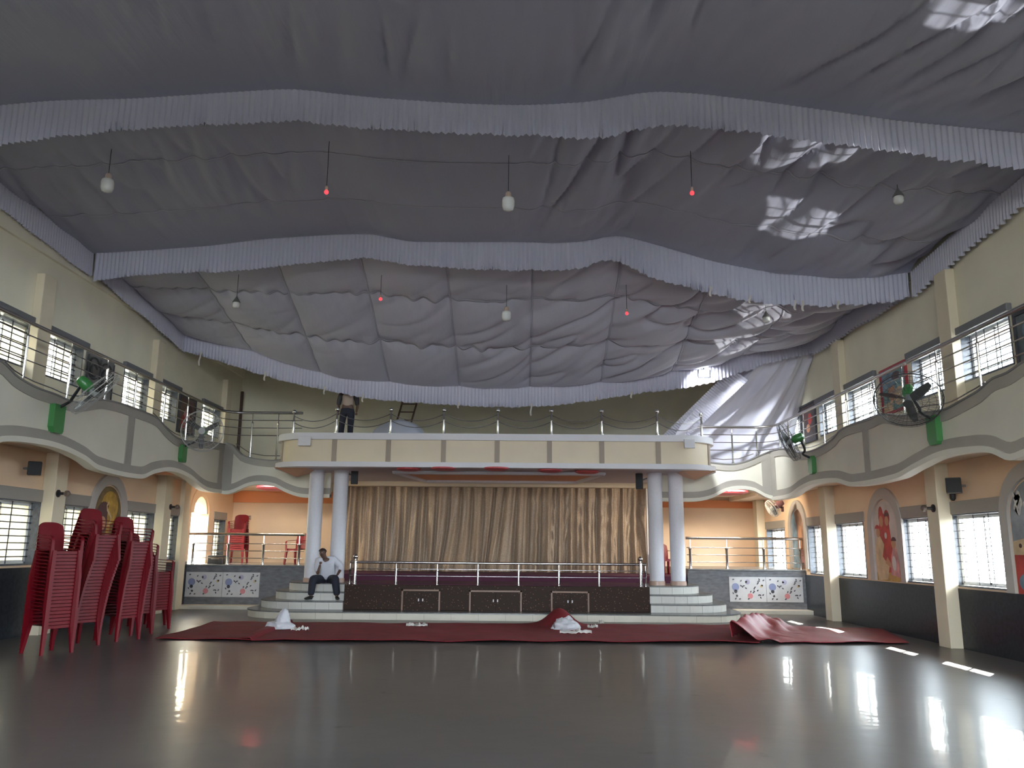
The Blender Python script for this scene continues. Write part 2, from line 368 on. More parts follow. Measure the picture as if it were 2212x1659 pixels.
NW = [0]
def window(side, y0, y1, z0, z1, upper, near=False):
    s = 1 if side == 'R' else -1; X = XR if side == 'R' else XL; NW[0] += 1
    r = empty('window_%d' % NW[0], (X+s*.14, (y0+y1)/2, z0), kind='structure')
    # dark granite lining of the recess
    mb = MB(); a, b = X-s*.012, X+s*.24; t = .02
    mb.box(a, y0-.0, z0, b, y0+t, z1); mb.box(a, y1-t, z0, b, y1, z1); mb.box(a, y0, z1-t, b, y1, z1); mb.box(a, y0, z0, b, y1, z0+.03)
    mb.build('surround', jambm, r)
    if upper: MB().bbox(X-s*.09, y0-.09, z1, X, y1+.09, z1+.13, .012).build('hood', M('hood_grey', (.17, .17, .18), .5), r)
    else: MB().bbox(X-s*.03, y0-.06, z1, X, y1+.06, z1+.22, .008).build('lintel', M('lintel_grey', (.36, .33, .29), .6), r)
    y0 += t; y1 -= t; z0 += .03; z1 -= t
    fx = X+s*.15
    mb = MB(); g = .03
    for q in ((y0, z0, y0+g, z1), (y1-g, z0, y1, z1), (y0, z0, y1, z0+g), (y0, z1-g, y1, z1)): mb.box(fx, q[0], q[1], fx+s*.06, q[2], q[3])
    mb.build('frame', alum, r)
    ym = y0+(y1-y0)*(.5 if not near else .5)
    for k, (p, q) in enumerate(((y0+g, ym+.03), (ym-.03, y1-g))):
        sx = fx+s*(.008 if k else .032); mb = MB(); g2 = .028
        for e in ((p, z0+g, p+g2, z1-g), (q-g2, z0+g, q, z1-g), (p, z0+g, q, z0+g+g2), (p, z1-g-g2, q, z1-g)): mb.box(sx, e[0], e[1], sx+s*.02, e[2], e[3])
        so = mb.build('sash', alum, r)
        MB().add([(sx+s*.01, p+g2, z0+g+g2), (sx+s*.01, q-g2, z0+g+g2), (sx+s*.01, q-g2, z1-g-g2), (sx+s*.01, p+g2, z1-g-g2)], [(0, 1, 2, 3)]).build('pane', MATS['glass'] if side == 'R' or (upper and k == 0) else MATS['frost'], so)
    mb = MB(); n = 9 if not upper else 7; bw = .010 if s < 0 else (.008 if upper else .005)
    for k in range(1, n): z = z0+(z1-z0)*k/n; mb.box(fx-s*.035, y0, z-bw, fx-s*.028, y1, z+bw)
    for k in (1, 2): yy = y0+(y1-y0)*(.36 if k == 1 else .64); mb.box(fx-s*.037, yy-bw, z0, fx-s*.027, yy+bw, z1)
    tag(mb.build('grille', bars, r), kind='stuff')
for a, b in RL: window('R', a, b, *H_RL, False)
for a, b in RU: window('R', a, b, *H_RU, True)
for a, b in LL: window('L', a, b, *H_LL, False)
for a, b in LU: window('L', a, b, *H_LU, True)

for a, b in NEAR: window('R', a, b, *H_RL, False)
for a, b in NEAR[:2]: window('R', a, b, *H_RU, True); window('L', a, b, *H_LL, False); window('L', a, b, *H_LU, True)
def portal(c, wy, wz, d):
    L_ = bpy.data.lights.new('window_portal', 'AREA'); L_.shape = 'RECTANGLE'; L_.size = wy; L_.size_y = wz; L_.cycles.is_portal = True
    o = bpy.data.objects.new('window_portal', L_); COL.objects.link(o); o.location = c; o.rotation_euler = Vector(d).to_track_quat('-Z', 'Z').to_euler()
for x, s, hs in ((XR, 1, hr), (XL, -1, hl+[DOOR])):
    for a, b, c, d in hs: portal((x+s*(WT+.02), (a+b)/2, (c+d)/2), b-a, d-c, (-s, 0, 0))
for a, b, c, d in ent: portal(((a+b)/2, YF-.27, (c+d)/2), b-a, d-c, (0, 1, 0))

# granite wainscot along both side walls
NT = [0]
def trim(mb, mat, smooth=False, word=None):
    NT[0] += 1
    return struct(mb.build('trim_%d' % NT[0], mat, smooth=smooth, sharp=35 if smooth else None))
struct(MB().box(XL, YF, 0, XL+.025, 22.2, 1.20).build('baseboard_left', granite))
struct(MB().box(XR-.025, YF, 0, XR, 22.2, 1.0).build('baseboard_right', granite))
# pilasters
pil = M('pilaster_paint', (.78, .68, .50), .55, var=(1.5, .05))
for x, s, z0, z1, spots in ((XR, -1, 0, 3.35, (9.35, 14.75, 20.1, 25.85)), (XL, 1, 0, 3.35, (9.9, 15.4, 20.2, 21.65)),
                            (XR, -1, 3.5, 6.5, (8.7, 13.9, 18.85, 23.5)), (XL, 1, 3.5, 6.5, (9.6, 14.4, 19.25, 24.0))):
    for y in spots:
        d = (.24 if y != 21.65 else .12) if z0 == 0 else .16
        trim(MB().bbox(x, y-.2, z0, x+s*d, y+.2, z1, .01), pil)
# shallow tie beam under the roof along the side walls
trim(MB().box(XL, YF, 6.9, XL+.06, 25.6, 7.2), cream); trim(MB().box(XR-.06, YF, 6.75, XR, 26, 7.0), cream)

# arched door to the open on the left, beyond the platform rail
d = empty('door_1', (XL-.14, (DOOR[0]+DOOR[1])/2, DOOR[2]), kind='structure')
mb = MB()
yc, rr, zs_ = (DOOR[0]+DOOR[1])/2, .46, 2.5
arc = [(yc+rr*math.cos(PI*k/16), zs_+rr*math.sin(PI*k/16)) for k in range(17)]
for sgn, pts in ((1, [(DOOR[1], zs_)]+arc[:9]+[(yc, DOOR[3]), (DOOR[1], DOOR[3])]), (-1, [(DOOR[0], zs_), (DOOR[0], DOOR[3]), (yc, DOOR[3])]+arc[8:])):
    mb.prism([(XL, y, z) for y, z in pts], (-WT, 0, 0))
mb.build('arch_head', peach, d)
mb = MB()
lo = [(XL+.03, yc+(rr+.1)*math.cos(PI*k/16), zs_+(rr+.1)*math.sin(PI*k/16)) for k in range(17)]; hi = [(XL+.03, yc+(rr+.3)*math.cos(PI*k/16), zs_+(rr+.3)*math.sin(PI*k/16)) for k in range(17)]
mb.ribbon(lo, hi, (-.03, 0, 0)); mb.build('arch_moulding', peach, d)
mb = MB()
for k in range(7): yy = DOOR[0]+(DOOR[1]-DOOR[0])*k/6; mb.tube([(XL-.9, yy, -.25), (XL-.9, yy, 1.9)], .012, 6)
for z in (.5, 1.2, 1.75): mb.tube([(XL-.9, DOOR[0]-.2, z), (XL-.9, DOOR[1]+.2, z)], .012, 6)
g = mb.build('garden_gate', bars); tag(g, 'thin dark metal gate standing outside the bright arched doorway', 'gate')

# ------------------------------------------------------------------ galleries
def periodic(pts, period, y_from):
    """extend measured (y, z) towards the camera by whole bays"""
    out = list(pts); y0 = pts[0][0]
    fn = interp(pts, smooth=True)
    k = y0-.4
    while k > y_from:
        kk = k
        while kk < y0: kk += period
        out.insert(0, (k, fn(kk)[0])); k -= .4
    return out
def yz(pl, X): return [(round(atX(px, py, X).y, 3), atX(px, py, X).z) for px, py in pl]
def xz(pl, Y): return [(round(atY(px, py, Y).x, 3), atY(px, py, Y).z) for px, py in pl]
Lb = yz([(0, 954), (76, 959), (127, 971), (177, 994), (208, 1015), (301, 1034), (329, 1023), (367, 1018), (405, 1032), (430, 1052), (444, 1060), (463, 1064), (471, 1064)], GL)
Lt = yz([(5, 782), (33, 810), (76, 835), (114, 849), (162, 867), (228, 863), (304, 887), (339, 903), (359, 926), (380, 944), (400, 951), (440, 952), (471, 954)], GL)
Rb = yz([(2187, 995), (2148, 979), (2107, 977), (2037, 987), (1982, 1012), (1940, 1034), (1846, 1051), (1810, 1042), (1762, 1046), (1733, 1058), (1709, 1074), (1677, 1080)], GR)
Rt = yz([(2179, 803), (2145, 817), (2118, 841), (2086, 860), (2039, 884), (1999, 889), (1948, 897), (1906, 893), (1880, 905), (1840, 917), (1816, 929), (1802, 946), (1769, 967), (1731, 977), (1693, 968), (1668, 972)], GR)
Lb[-1] = (GY, Lb[-1][1]); Lt[-1] = (GY, Lt[-1][1]); Rb.sort(); Rb[-1] = (GY, Rb[-1][1]); Rt.sort(); Rt[-1] = (GY, Rt[-1][1]); Lb.sort(); Lt.sort()
LbB = xz([(471, 1065), (488, 1068), (505, 1064), (534, 1051), (559, 1047), (592, 1051), (621, 1065), (650, 1074), (700, 1075)], GY)
LtB = xz([(471, 954), (501, 959), (519, 979), (539, 987), (560, 991), (600, 993), (700, 975)], GY)
RbB = xz([(1677, 1080), (1655, 1075), (1629, 1061), (1598, 1057), (1569, 1061), (1535, 1077), (1504, 1083), (1440, 1083)], GY)
RtB = xz([(1668, 972), (1642, 982), (1617, 993), (1584, 1001), (1539, 998), (1440, 985)], GY)
LbB.sort(); LtB.sort(); RbB.sort(); RtB.sort()

def parapet(name, kind, c, bot, top, t0, t1, outward, strips):
    """wavy gallery front: wall, white rim and grey bands; kind 'X' runs along y at x=c, 'Y' runs along x at y=c"""
    fb, ft = interp(bot), interp(top); n = int((t1-t0)/.12)
    ts = [t0+(t1-t0)*i/n for i in range(n+1)]
    P = (lambda t, z, d: (c+outward*d, t, z)) if kind == 'X' else (lambda t, z, d: (t, c+outward*d, z))
    off = lambda d: (outward*d, 0, 0) if kind == 'X' else (0, outward*d, 0)
    root = empty(name, P(t0, 0, 0), kind='structure')
    zb = [fb(t)[0] for t in ts]; zt = [ft(t)[0] for t in ts]
    def rib(nm, mat, a, b, d0, d1):
        return MB().ribbon([P(t, z, d0) for t, z in zip(ts, a)], [P(t, z, d0) for t, z in zip(ts, b)], off(d1-d0)).build(nm, mat, root, smooth=True, sharp=40)
    rib('parapet', parw, [z+.02 for z in zb], [z-.03 for z in zt], 0, -.14)
    rib('rim', rimw, zb, [z+.09 for z in zb], .05, -.15)
    rib('lower_band', band, [z+.09 for z in zb], [z+.25 for z in zb], .022, 0)
    rib('upper_band', band, [z-.19 for z in zt], [z-.02 for z in zt], .022, 0)
    rib('coping', M('coping_stone', (.22, .21, .2), .35), [z-.03 for z in zt], zt, .04, -.17)
    for t, wd in strips:
        z0, z1 = fb(t)[0]+.2, ft(t)[0]-.15
        if kind == 'X': MB().box(c, t-wd, z0, c+outward*.02, t+wd, z1).build('upright_band', band, root)
        else: MB().box(t-wd, c, z0, t+wd, c+outward*.02, z1).build('upright_band', band, root)
    return fb, ft
fLb, fLt = parapet('wall_gallery_left', 'X', GL, periodic(Lb, 5.0, -3.8), periodic(Lt, 5.0, -3.8), -3.8, GY, 1, [(16.3, .13), (21.4, .15), (11.2, .13), (6.2, .13)])
fRb, fRt = parapet('wall_gallery_right', 'X', GR, periodic(Rb, 5.3, -3.8), periodic(Rt, 5.3, -3.8), -3.8, GY, -1, [(21.4, .15), (15.6, .13), (10.3, .13), (5.0, .13)])
fLbB, fLtB = parapet('wall_gallery_back_left', 'Y', GY, LbB, LtB, GL-.02, -5.0, -1, [(GL+.13, .13)])
fRbB, fRtB = parapet('wall_gallery_back_right', 'Y', GY, RbB, RtB, 3.6, GR+.02, -1, [(GR-.13, .13)])
# gallery floors with painted soffit
gs = M('gallery_soffit', (.74, .60, .46), .6, var=(.5, .12))
trim(MB().box(XL, YF, 3.3, GL-.1, 25.5, 3.46), gs); trim(MB().box(GR+.1, YF, 3.16, XR, 26.6, 3.32), gs)
trim(MB().box(GL-.1, GY+.1, 3.3, -5.95, 25.6, 3.46), gs); trim(MB().box(4.8, GY+.1, 3.28, GR+.1, 26.2, 3.42), gs)
# painted orange cornice under the soffit on the back walls, and red ceiling roses
trim(MB().prism([(XL, yb(XL)-.06, 2.95), (-5.3, yb(-5.3)-.06, 2.95), (-5.3, yb(-5.3), 2.95), (XL, yb(XL), 2.95)], (0, 0, .35)), M('orange_band', (.80, .30, .12), .5))
trim(MB().prism([(3.9, yb(3.9)-.06, 2.95), (XR, yb(XR)-.06, 2.95), (XR, yb(XR), 2.95), (3.9, yb(3.9), 2.95)], (0, 0, .25)), M('orange_band', (.80, .30, .12), .5))
for x, y, z in ((-6.6, 22.9, 3.3), (5.6, 22.9, 3.28)):
    trim(MB().lathe([(.75, 0), (.75, -.1), (.6, -.14), (.2, -.15)], (x, y, z), 24), M('rose_red', (.45, .06, .09), .5))
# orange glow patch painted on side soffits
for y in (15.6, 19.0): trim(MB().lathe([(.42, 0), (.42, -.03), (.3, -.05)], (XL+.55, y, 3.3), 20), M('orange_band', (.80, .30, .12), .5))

# ------------------------------------------------------------------ stage, steps, canopy
SX0, SX1, SY, SZ = -4.13, 3.08, 19.8, .75
st = empty('stage', (-.5, SY, 0), 'low stage with a dark speckled granite front and purple carpet behind a steel rail', 'stage')
MB().bbox(SX0, SY, .171, SX1, SY+.12, SZ, .012).build('front_panel', MATS['speckle'], st)
MB().box(SX0+.005, SY+.12, .171, SX1-.005, 22.18, SZ-.01).build('platform', pgran, st)
MB().bbox(SX0+.02, SY+.14, SZ-.01, SX1-.02, 22.18, SZ+.012, .006).build('carpet', purple, st)
MB().bbox(-5.58, 22.19, 0, 4.43, 25.4, .93, .02).build('carpeted_riser', purple, st)
for x0, x1, y0, y1 in ((868, 950, 1273, 1321), (1014, 1127, 1275, 1322), (1190, 1273, 1277, 1323)):
    a = atY(x0, y0, SY); b = atY(x1, y1, SY); zt, zb_ = a.z, max(b.z, .17); xm = (a.x+b.x)/2
    mb = MB(); t = .035
    for q in ((a.x, zb_, a.x+t, zt), (b.x-t, zb_, b.x, zt), (a.x, zt-t, b.x, zt)): mb.box(q[0], SY-.022, q[1], q[2], SY, q[3])
    mb.build('cupboard_frame', bronze, st)
    for p, q, hx in ((a.x+t, xm-.004, xm-.05), (xm+.004, b.x-t, xm+.05)):
        dr = MB().bbox(p, SY-.014, zb_, q, SY, zt-t, .004).build('cupboard_door', MATS['speckle'], st)
        MB().bbox(hx-.012, SY-.04, (zb_+zt)/2-.03, hx+.012, SY-.014, (zb_+zt)/2+.03, .004).build('handle', white, dr)

def riser_tiles(path, za, zb2, L, parent, mat):
    """tiles with open joints laid along the front of a rounded step"""
    P2 = [Vector((x, y)) for x, y in path]; acc = [0]
    for u, v in zip(P2, P2[1:]): acc.append(acc[-1]+(v-u).length)
    fn = interp([(a_, p.x, p.y) for a_, p in zip(acc, P2) if True], smooth=False); n = max(1, round(acc[-1]/L)); sgn_ = None
    for k in range(n):
        a0_, a1_ = acc[-1]*k/n+.003, acc[-1]*(k+1)/n-.003; q = [Vector(fn(a0_+(a1_-a0_)*t/4)) for t in range(5)]
        lo, hi, nn = [], [], []
        for t in range(5):
            d = (q[min(t+1, 4)]-q[max(t-1, 0)]).normalized(); nv = Vector((d.y, -d.x))
            if nv.y > 1e-6 and abs(nv.x) < .99: nv = -nv
            elif abs(nv.x) >= .99 and nv.x*(q[t].x+.5) < 0: nv = -nv
            o = q[t]+nv*.012; lo.append((o.x, o.y)); nn.append(q[t])
        v = [(x, y, za) for x, y in lo]+[(x, y, zb2) for x, y in lo]+[(p.x, p.y, za) for p in nn]+[(p.x, p.y, zb2) for p in nn]; fs = []
        for t in range(4): fs += [(t, t+1, 6+t, 5+t), (5+t, 6+t, 16+t, 15+t), (t, 10+t, 11+t, t+1)]
        fs += [(0, 5, 15, 10), (4, 14, 19, 9)]
        MB().add(v, fs).build('riser_tile', mat, parent)

def stair_block(name, xin, sgn, xouts, label):
    """half-round steps: sgn -1 left of the stage, +1 right"""
    r = empty(name, (xin, 20.4, 0), label, 'steps')
    tops = (.17, .36, .555, .75); fronts = (19.12, 19.72, 20.02, 20.32)
    for k in range(1, 4):
        x1 = xouts[k]; y0, y1 = fronts[k], 22.18; rad = min(1.15, abs(x1-xin)-.05)
        pts = [(xin, y0)]
        for q in range(0, 11):
            a = PI/2*q/10; pts.append((x1-sgn*rad+sgn*rad*math.sin(a), y0+rad*.95-rad*.95*math.cos(a)))
        pts += [(x1, y1), (xin, y1)]
        zb_ = tops[k-1]
        MB().prism([(x, y, zb_) for x, y in pts], (0, 0, tops[k]-.025-zb_)).build('riser', M('riser_core', (.30, .29, .27), .6), r)
        riser_tiles(pts[:-1], zb_+.004, tops[k]-.028, .31, r, riserm)
        cx_, cy_ = xin, 21.2
        MB().prism([(x+sgn*.022*(abs(x-xin) > .01), y-.022*(y < 21.5), tops[k]-.025) for x, y in pts], (0, 0, .025)).build('tread', treadm, r)
    return r
# base step runs under the whole stage front and both flights
xbl, xbr = atY(538, 1325, 20.3).x, atY(1595, 1335, 20.4).x
def base_outline(o=0):
    pts = []; rad = 1.3
    for q in range(11): a = PI/2*q/10; pts.append((xbl-o+rad-rad*math.cos(a), 19.12-o+rad-rad*math.sin(a)))
    for q in range(11): a = PI/2*q/10; pts.append((xbr+o-rad+rad*math.sin(a), 19.12-o+rad-rad*math.cos(a)))
    return pts+[(xbr+o, 22.18), (xbl-o, 22.18)]
bs = empty('base_step', (-.4, 19.2, 0), 'long cream bottom step with rounded ends running under the whole stage front', 'step')
MB().prism([(x, y, 0) for x, y in base_outline()], (0, 0, .145)).build('riser', M('riser_core', (.30, .29, .27), .6), bs)
riser_tiles([(xbl, 22.1)]+base_outline()[:-2]+[(xbr, 22.1)], .002, .143, .62, bs, plinthm)
MB().prism([(x, y, .145) for x, y in base_outline(.022)], (0, 0, .025)).build('tread', treadm, bs)
stair_block('curved_steps', SX0, -1, (0, atY(566, 1310, 20.7).x, atY(595, 1285, 20.9).x, atY(622, 1265, 21.1).x), 'flight of three rounded cream steps under the seated man, left of the stage')
stair_block('curved_steps', SX1, 1, (0, atY(1568, 1315, 20.7).x, atY(1540, 1293, 20.9).x, atY(1512, 1272, 21.1).x), 'flight of three rounded cream steps without anyone on it, right of the stage')

# columns
cyf = 19.85; zc0 = atY(1080, 1010, cyf).z; CB = zc0-.002
for k, (px, lab) in enumerate(((673, 'round white column left of the stage, outer one of its pair, beside the seated man'), (727, 'round white column left of the stage, inner one, right next to the curtain'),
                               (1419, 'round white column right of the stage, inner one, right next to the curtain'), (1465, 'round white column right of the stage, outer one, nearer the floral tiles'))):
    c = atY(px, 1240, 21.0)
    r = empty('column', (c.x, 21.0, SZ), lab, 'column', kind='thing')
    MB().lathe([(.185, SZ), (.185, CB-.3), (.185, CB-.02), (.2, CB)], (c.x, 21.0, 0), 28).build('shaft', colm, r, smooth=True, sharp=40)
    MB().lathe([(.2, SZ), (.2, SZ+.09), (.187, SZ+.1)], (c.x, 21.0, 0), 28).build('base_ring', ringm, r, smooth=True, sharp=40)

# canopy balcony over the stage
cxl, cxr, cyf = atY(606, 975, 20.6).x, atY(1536, 975, 20.6).x, 19.85
zc0, zc1 = atY(1080, 1010, cyf).z, atY(1080, 938, cyf).z
def can_outline(o, back):
    pts = []; rad = .95
    x0, x1, y0 = cxl-o, cxr+o, cyf-o
    for q in range(13): a = PI/2*q/12; pts.append((x0+rad-rad*math.cos(a), y0+rad-rad*math.sin(a)))
    for q in range(13): a = PI/2*q/12; pts.append((x1-rad+rad*math.sin(a), y0+rad-rad*math.cos(a)))
    return [(x0, back)]+pts+[(x1, back)]
cn = empty('canopy_balcony', (-.5, cyf, zc0), 'cream panelled canopy balcony with rounded ends above the stage', 'balcony')
BK = 21.56
def ring_part(nm, mat, o1, o0, z0, z1, closed=False):
    a = can_outline(o1, BK); b = can_outline(o0, BK)
    mb = MB()
    n = len(a)
    v = [(x, y, z0) for x, y in a]+[(x, y, z1) for x, y in a]+[(x, y, z0) for x, y in b]+[(x, y, z1) for x, y in b]
    fs = []
    for i in range(n-1): fs += [(i, i+1, n+i+1, n+i), (2*n+i, 3*n+i, 3*n+i+1, 2*n+i+1), (i, 2*n+i, 2*n+i+1, i+1), (n+i, n+i+1, 3*n+i+1, 3*n+i)]
    fs += [(0, n, 3*n, 2*n), (n-1, 3*n-1, 4*n-1, 2*n-1)]
    return mb.add(v, fs).build(nm, mat, cn, smooth=True, sharp=35)
ring_part('parapet_wall', canp, 0, -.14, zc0+.1, zc1-.15)
ring_part('coping', white, .07, -.2, zc1-.16, zc1)
ring_part('bottom_ledge', white, .1, -.2, zc0-.015, zc0+.11)
MB().prism([(x, y, zc0) for x, y in can_outline(.0, 25.4)], (0, 0, .12)).build('soffit', soff, cn)
MB().prism([(x, y, zc1-.32) for x, y in can_outline(-.14, 25.4)], (0, 0, .12)).build('upper_floor', M('screed', (.4, .38, .36), .7), cn)
for px in (722, 839, 958, 1074, 1187, 1300, 1422):
    p = atY(px, 975, cyf); MB().box(p.x-.06, cyf-.018, zc0+.11, p.x+.06, cyf, zc1-.16).build('panel_strip', cans, cn)
for sgn, xe in ((-1, cxl), (1, cxr)):
    a = PI/2*.66; rad = .95; x = xe-sgn*rad+sgn*rad*math.sin(a); y = cyf+rad-rad*math.cos(a)
    mb = MB(); mb.T = Matrix.Translation((x, y, 0)) @ Matrix.Rotation(sgn*a, 4, 'Z'); mb.box(-.06, -.02, zc0+.11, .06, .02, zc1-.16); mb.build('panel_strip', cans, cn)
for px0, px1, yy in ((644, 671, 963), (1478, 1501, 968)):
    p, q = atY(px0, yy, cyf-.08), atY(px1, yy, cyf-.08); MB().bbox(p.x, cyf-.13, p.z, q.x, cyf-.06, zc1-.1, .01).build('coping_tab', white, cn)
for sgn, xe in ((-1, cxl), (1, cxr)):
    mb = MB(); x = xe-sgn*.42; mb.add([(x-.42, cyf+.25, zc0-.01), (x+.42, cyf+.25, zc0-.01), (x+.42, 21.2, zc0-.01), (x-.42, 21.2, zc0-.01), (x, cyf+.8, zc0-.2)], [(0, 1, 4), (1, 2, 4), (2, 3, 4), (3, 0, 4), (0, 3, 2, 1)])
    mb.build('corner_bracket', M('bracket_orange', (.66, .36, .22), .5), cn)
# tray in the soffit with its trim, orange recess and red roses
ty0, ty1 = 20.9, 23.6
tx0, tx1 = atY(905, 1020, 22).x, atY(1255, 1020, 22).x
MB().prism([(tx0-.5, ty0, zc0-.012), (tx1+.5, ty0, zc0-.012), (tx1, ty1, zc0-.012), (tx0, ty1, zc0-.012)], (0, 0, .02)).build('soffit_tray', orange, cn)
mb = MB(); cr = [(tx0-.5, ty0), (tx1+.5, ty0), (tx1, ty1), (tx0, ty1)]
for i in range(4):
    (xa, ya), (xb, yb_) = cr[i], cr[(i+1) % 4]; mb.tube([(xa, ya, zc0-.03), (xb, yb_, zc0-.03)], .06, 6)
mb.build('tray_trim', white, cn)
for px, py in ((883, 1015), (957, 1014), (1072, 1014), (1188, 1018), (1268, 1021)):
    p = atZ(px, py, zc0-.05)
    MB().lathe([(.3, 0), (.3, -.035), (.22, -.06), (.05, -.065)], (p.x, p.y, zc0-.01), 18).build('ceiling_rose', redp, cn)
MB().bbox(-5.3, 24.2, 3.4, 4.0, 24.5, zc0, .01).build('curtain_beam', canp, cn)
# slim white jambs of the curtain opening
for px in (741, 1402): x = atY(px, 1140, 24.4).x; MB().bbox(x-.07, 24.35, .931, x+.07, 24.47, 3.4, .01).build('opening_jamb', white, cn)

# steel posts with balls and slack chains along the canopy edge
cb = empty('chain_barrier', (-.5, cyf+.1, zc1), 'row of ball-topped steel posts linked by slack chains on the canopy edge', 'barrier')
pts_ = []
for k, px in enumerate((633, 726, 843, 958, 1075, 1191, 1300, 1420, 1516)):
    yy = cyf+.06 if 0 < k < 8 else cyf+.5
    p = atY(px, 940, yy); pts_.append((p.x, yy))
    po = MB().lathe([(.05, 0), (.05, .03), (.03, .04), (.026, .34), (.034, .36), (.026, .38), (.022, .55)], (p.x, yy, zc1), 12).build('post', steel, cb, smooth=True, sharp=40)
    MB().sphere((p.x, yy, zc1+.6), .055, 12, 8).build('ball', steel, po, smooth=True)
for (xa, ya), (xb, y2) in zip(pts_, pts_[1:]):
    for zz in (.5, .33):
        q = [(xa+(xb-xa)*t/14, ya+(y2-ya)*t/14, zc1+zz-.17*4*(t/14)*(1-t/14)) for t in range(15)]
        MB().tube(q, .009, 5).build('chain', steelr, cb)

# ------------------------------------------------------------------ railings
def rail_post(mb, x, y, z0, h, r=.022):
    mb.lathe([(r*1.9, 0), (r*1.9, .02), (r*1.25, .03), (r*1.25, h*.62), (r*1.7, h*.64), (r*1.7, h*.68), (r*.6, h*.7), (r*.6, h)], (x, y, z0), 10)
# stage rail
sr = empty('stage_railing', (-.5, SY+.1, SZ), 'low steel railing with two slim bars along the front of the stage', 'railing')
ry = SY+.1; zt = atY(1080, 1217, ry).z
xa, xb = atY(757, 1214, ry).x, atY(1396, 1222, ry).x
MB().tube([(xa, ry, zt), (xb, ry, zt)], .03, 12).build('top_rail', steel, sr, smooth=True, sharp=50)
for py in (1231, 1246): z = atY(1080, py, ry).z; MB().tube([(xa, ry, z), (xb, ry, z)], .010, 8).build('bar', steel, sr, smooth=True, sharp=50)
for px in (855, 944, 1032, 1120, 1207, 1294): x = atY(px, 1250, ry).x; mb = MB(); rail_post(mb, x, ry, SZ, zt-SZ); mb.build('post', steel, sr, smooth=True, sharp=40)
for px, dx in ((766, -.1), (1384, .1)):
    x = atY(px, 1250, ry).x; mb = MB()
    mb.lathe([(.055, 0), (.055, .03), (.042, .04), (.042, zt-SZ+.03), (.02, zt-SZ+.05), (.02, zt-SZ+.08)], (x, ry, SZ), 12); po = mb.build('end_post', steel, sr, smooth=True, sharp=40)
    MB().sphere((x, ry, zt+.13), .06, 12, 8).build('ball', steel, po, smooth=True)
    mb = MB(); rail_post(mb, x+dx*1.2, ry+.02, SZ, zt-SZ, .018); mb.build('post', steel, sr, smooth=True, sharp=40)

# side platforms with floral tile panels
tilew = M('tile_white', (.58, .57, .57), .2, var=(5, .05), coat=.3)
tile_l = [M('tile_blue', (.24, .27, .42), .3), M('tile_pink', (.60, .24, .25), .3), M('tile_ink', (.08, .075, .09), .3), M('tile_lilac', (.38, .36, .48), .3), M('tile_yellow', (.55, .42, .22), .3)]
def tile_pattern(mb, x, z, wd, h, y):
    """painted flower print, thin inlay on one tile with its left bottom corner at x, z"""
    def disc(cx_, cz_, r, mi, n=14, sq=1):
        mb.cur = mi; mb.prism([(x+wd*cx_+r*h*math.cos(2*PI*k/n), y, z+h*cz_+sq*r*h*math.sin(2*PI*k/n)) for k in range(n)], (0, .003, 0))
    def leaf(cx_, cz_, a, l, mi=2):
        p = Vector((x+wd*cx_, y, z+h*cz_)); d = Vector((math.cos(a), 0, math.sin(a)))*l*h; nn = Vector((-d.z, 0, d.x))*.28
        mb.cur = mi; mb.prism([p, p+d*.5+nn, p+d, p+d*.5-nn], (0, .003, 0))
    disc(.17, .6, .15, 0); disc(.17, .42, .07, 2); disc(.5, .8, .10, 3); disc(.46, .8, .04, 4)
    disc(.56, .24, .11, 1); disc(.87, .64, .055, 4); disc(.89, .66, .035, 2); disc(.2, .24, .045, 2); disc(.18, .26, .02, 4)
    for cx_, cz_, a in ((.36, .62, .4), (.34, .6, 2.2), (.42, .58, -.6), (.36, .55, 1.6), (.74, .42, .8), (.7, .4, 2.6), (.66, .48, 1.2), (.8, .3, -.5), (.76, .26, .3), (.82, .22, -1), (.88, .24, .8), (.74, .7, .6), (.8, .74, 2.), (.72, .62, -2.4), (.12, .3, 2.2), (.24, .1, .3), (.14, .08, 1.), (.48, .1, .4), (.9, .84, .5), (.84, .86, 2.2), (.78, .86, -.4), (.56, .36, 1.1), (.62, .34, .7), (.08, .88, .3), (.3, .8, .9)):
        leaf(cx_, cz_, a, .11)
def platform(name, x0, x1, px_tile, lab, sgn):
    r = empty(name, ((x0+x1)/2, 22.2, 0), lab, 'platform')
    MB().bbox(x0, 22.2, 0, x1, 25.9 if sgn > 0 else 25.4, 1.09, .01).build('granite_body', pgran, r)
    MB().bbox(x0, 22.15, 1.09, x1, 25.9 if sgn > 0 else 25.4, 1.13, .01).build('top_slab', M('slab_grey', (.2, .2, .2), .25, var=(5, .2)), r)
    ta, tb = atY(px_tile[0], 1246, 22.2).x, atY(px_tile[1], 1246, 22.2).x; z0, z1 = .29, .93
    for k in range(2):
        a = ta+(tb-ta)*k/2; b = ta+(tb-ta)*(k+1)/2
        t = MB().bbox(a+.004, 22.18, z0, b-.004, 22.2, z1, .004).build('floral_tile', tilew, r)
        mb = MB(); tile_pattern(mb, a, z0, b-a, z1-z0, 22.176); mb.build('flower_print', tile_l, t)
    return r
pr = platform('side_platform', 4.46, XR-.02, (1574, 1733), 'raised grey granite platform with a floral tile panel, right of the stage', 1)
pl_ = platform('side_platform', XL+.02, -5.61, (402, 562), 'raised grey granite platform with a floral tile panel, left of the stage', -1)
trim(MB().bbox(5.6, 21.75, 0, XR-.02, 22.2, .11, .01), plinthm); trim(MB().bbox(XL+.02, 21.75, 0, -6.72, 22.2, .1, .01), plinthm)
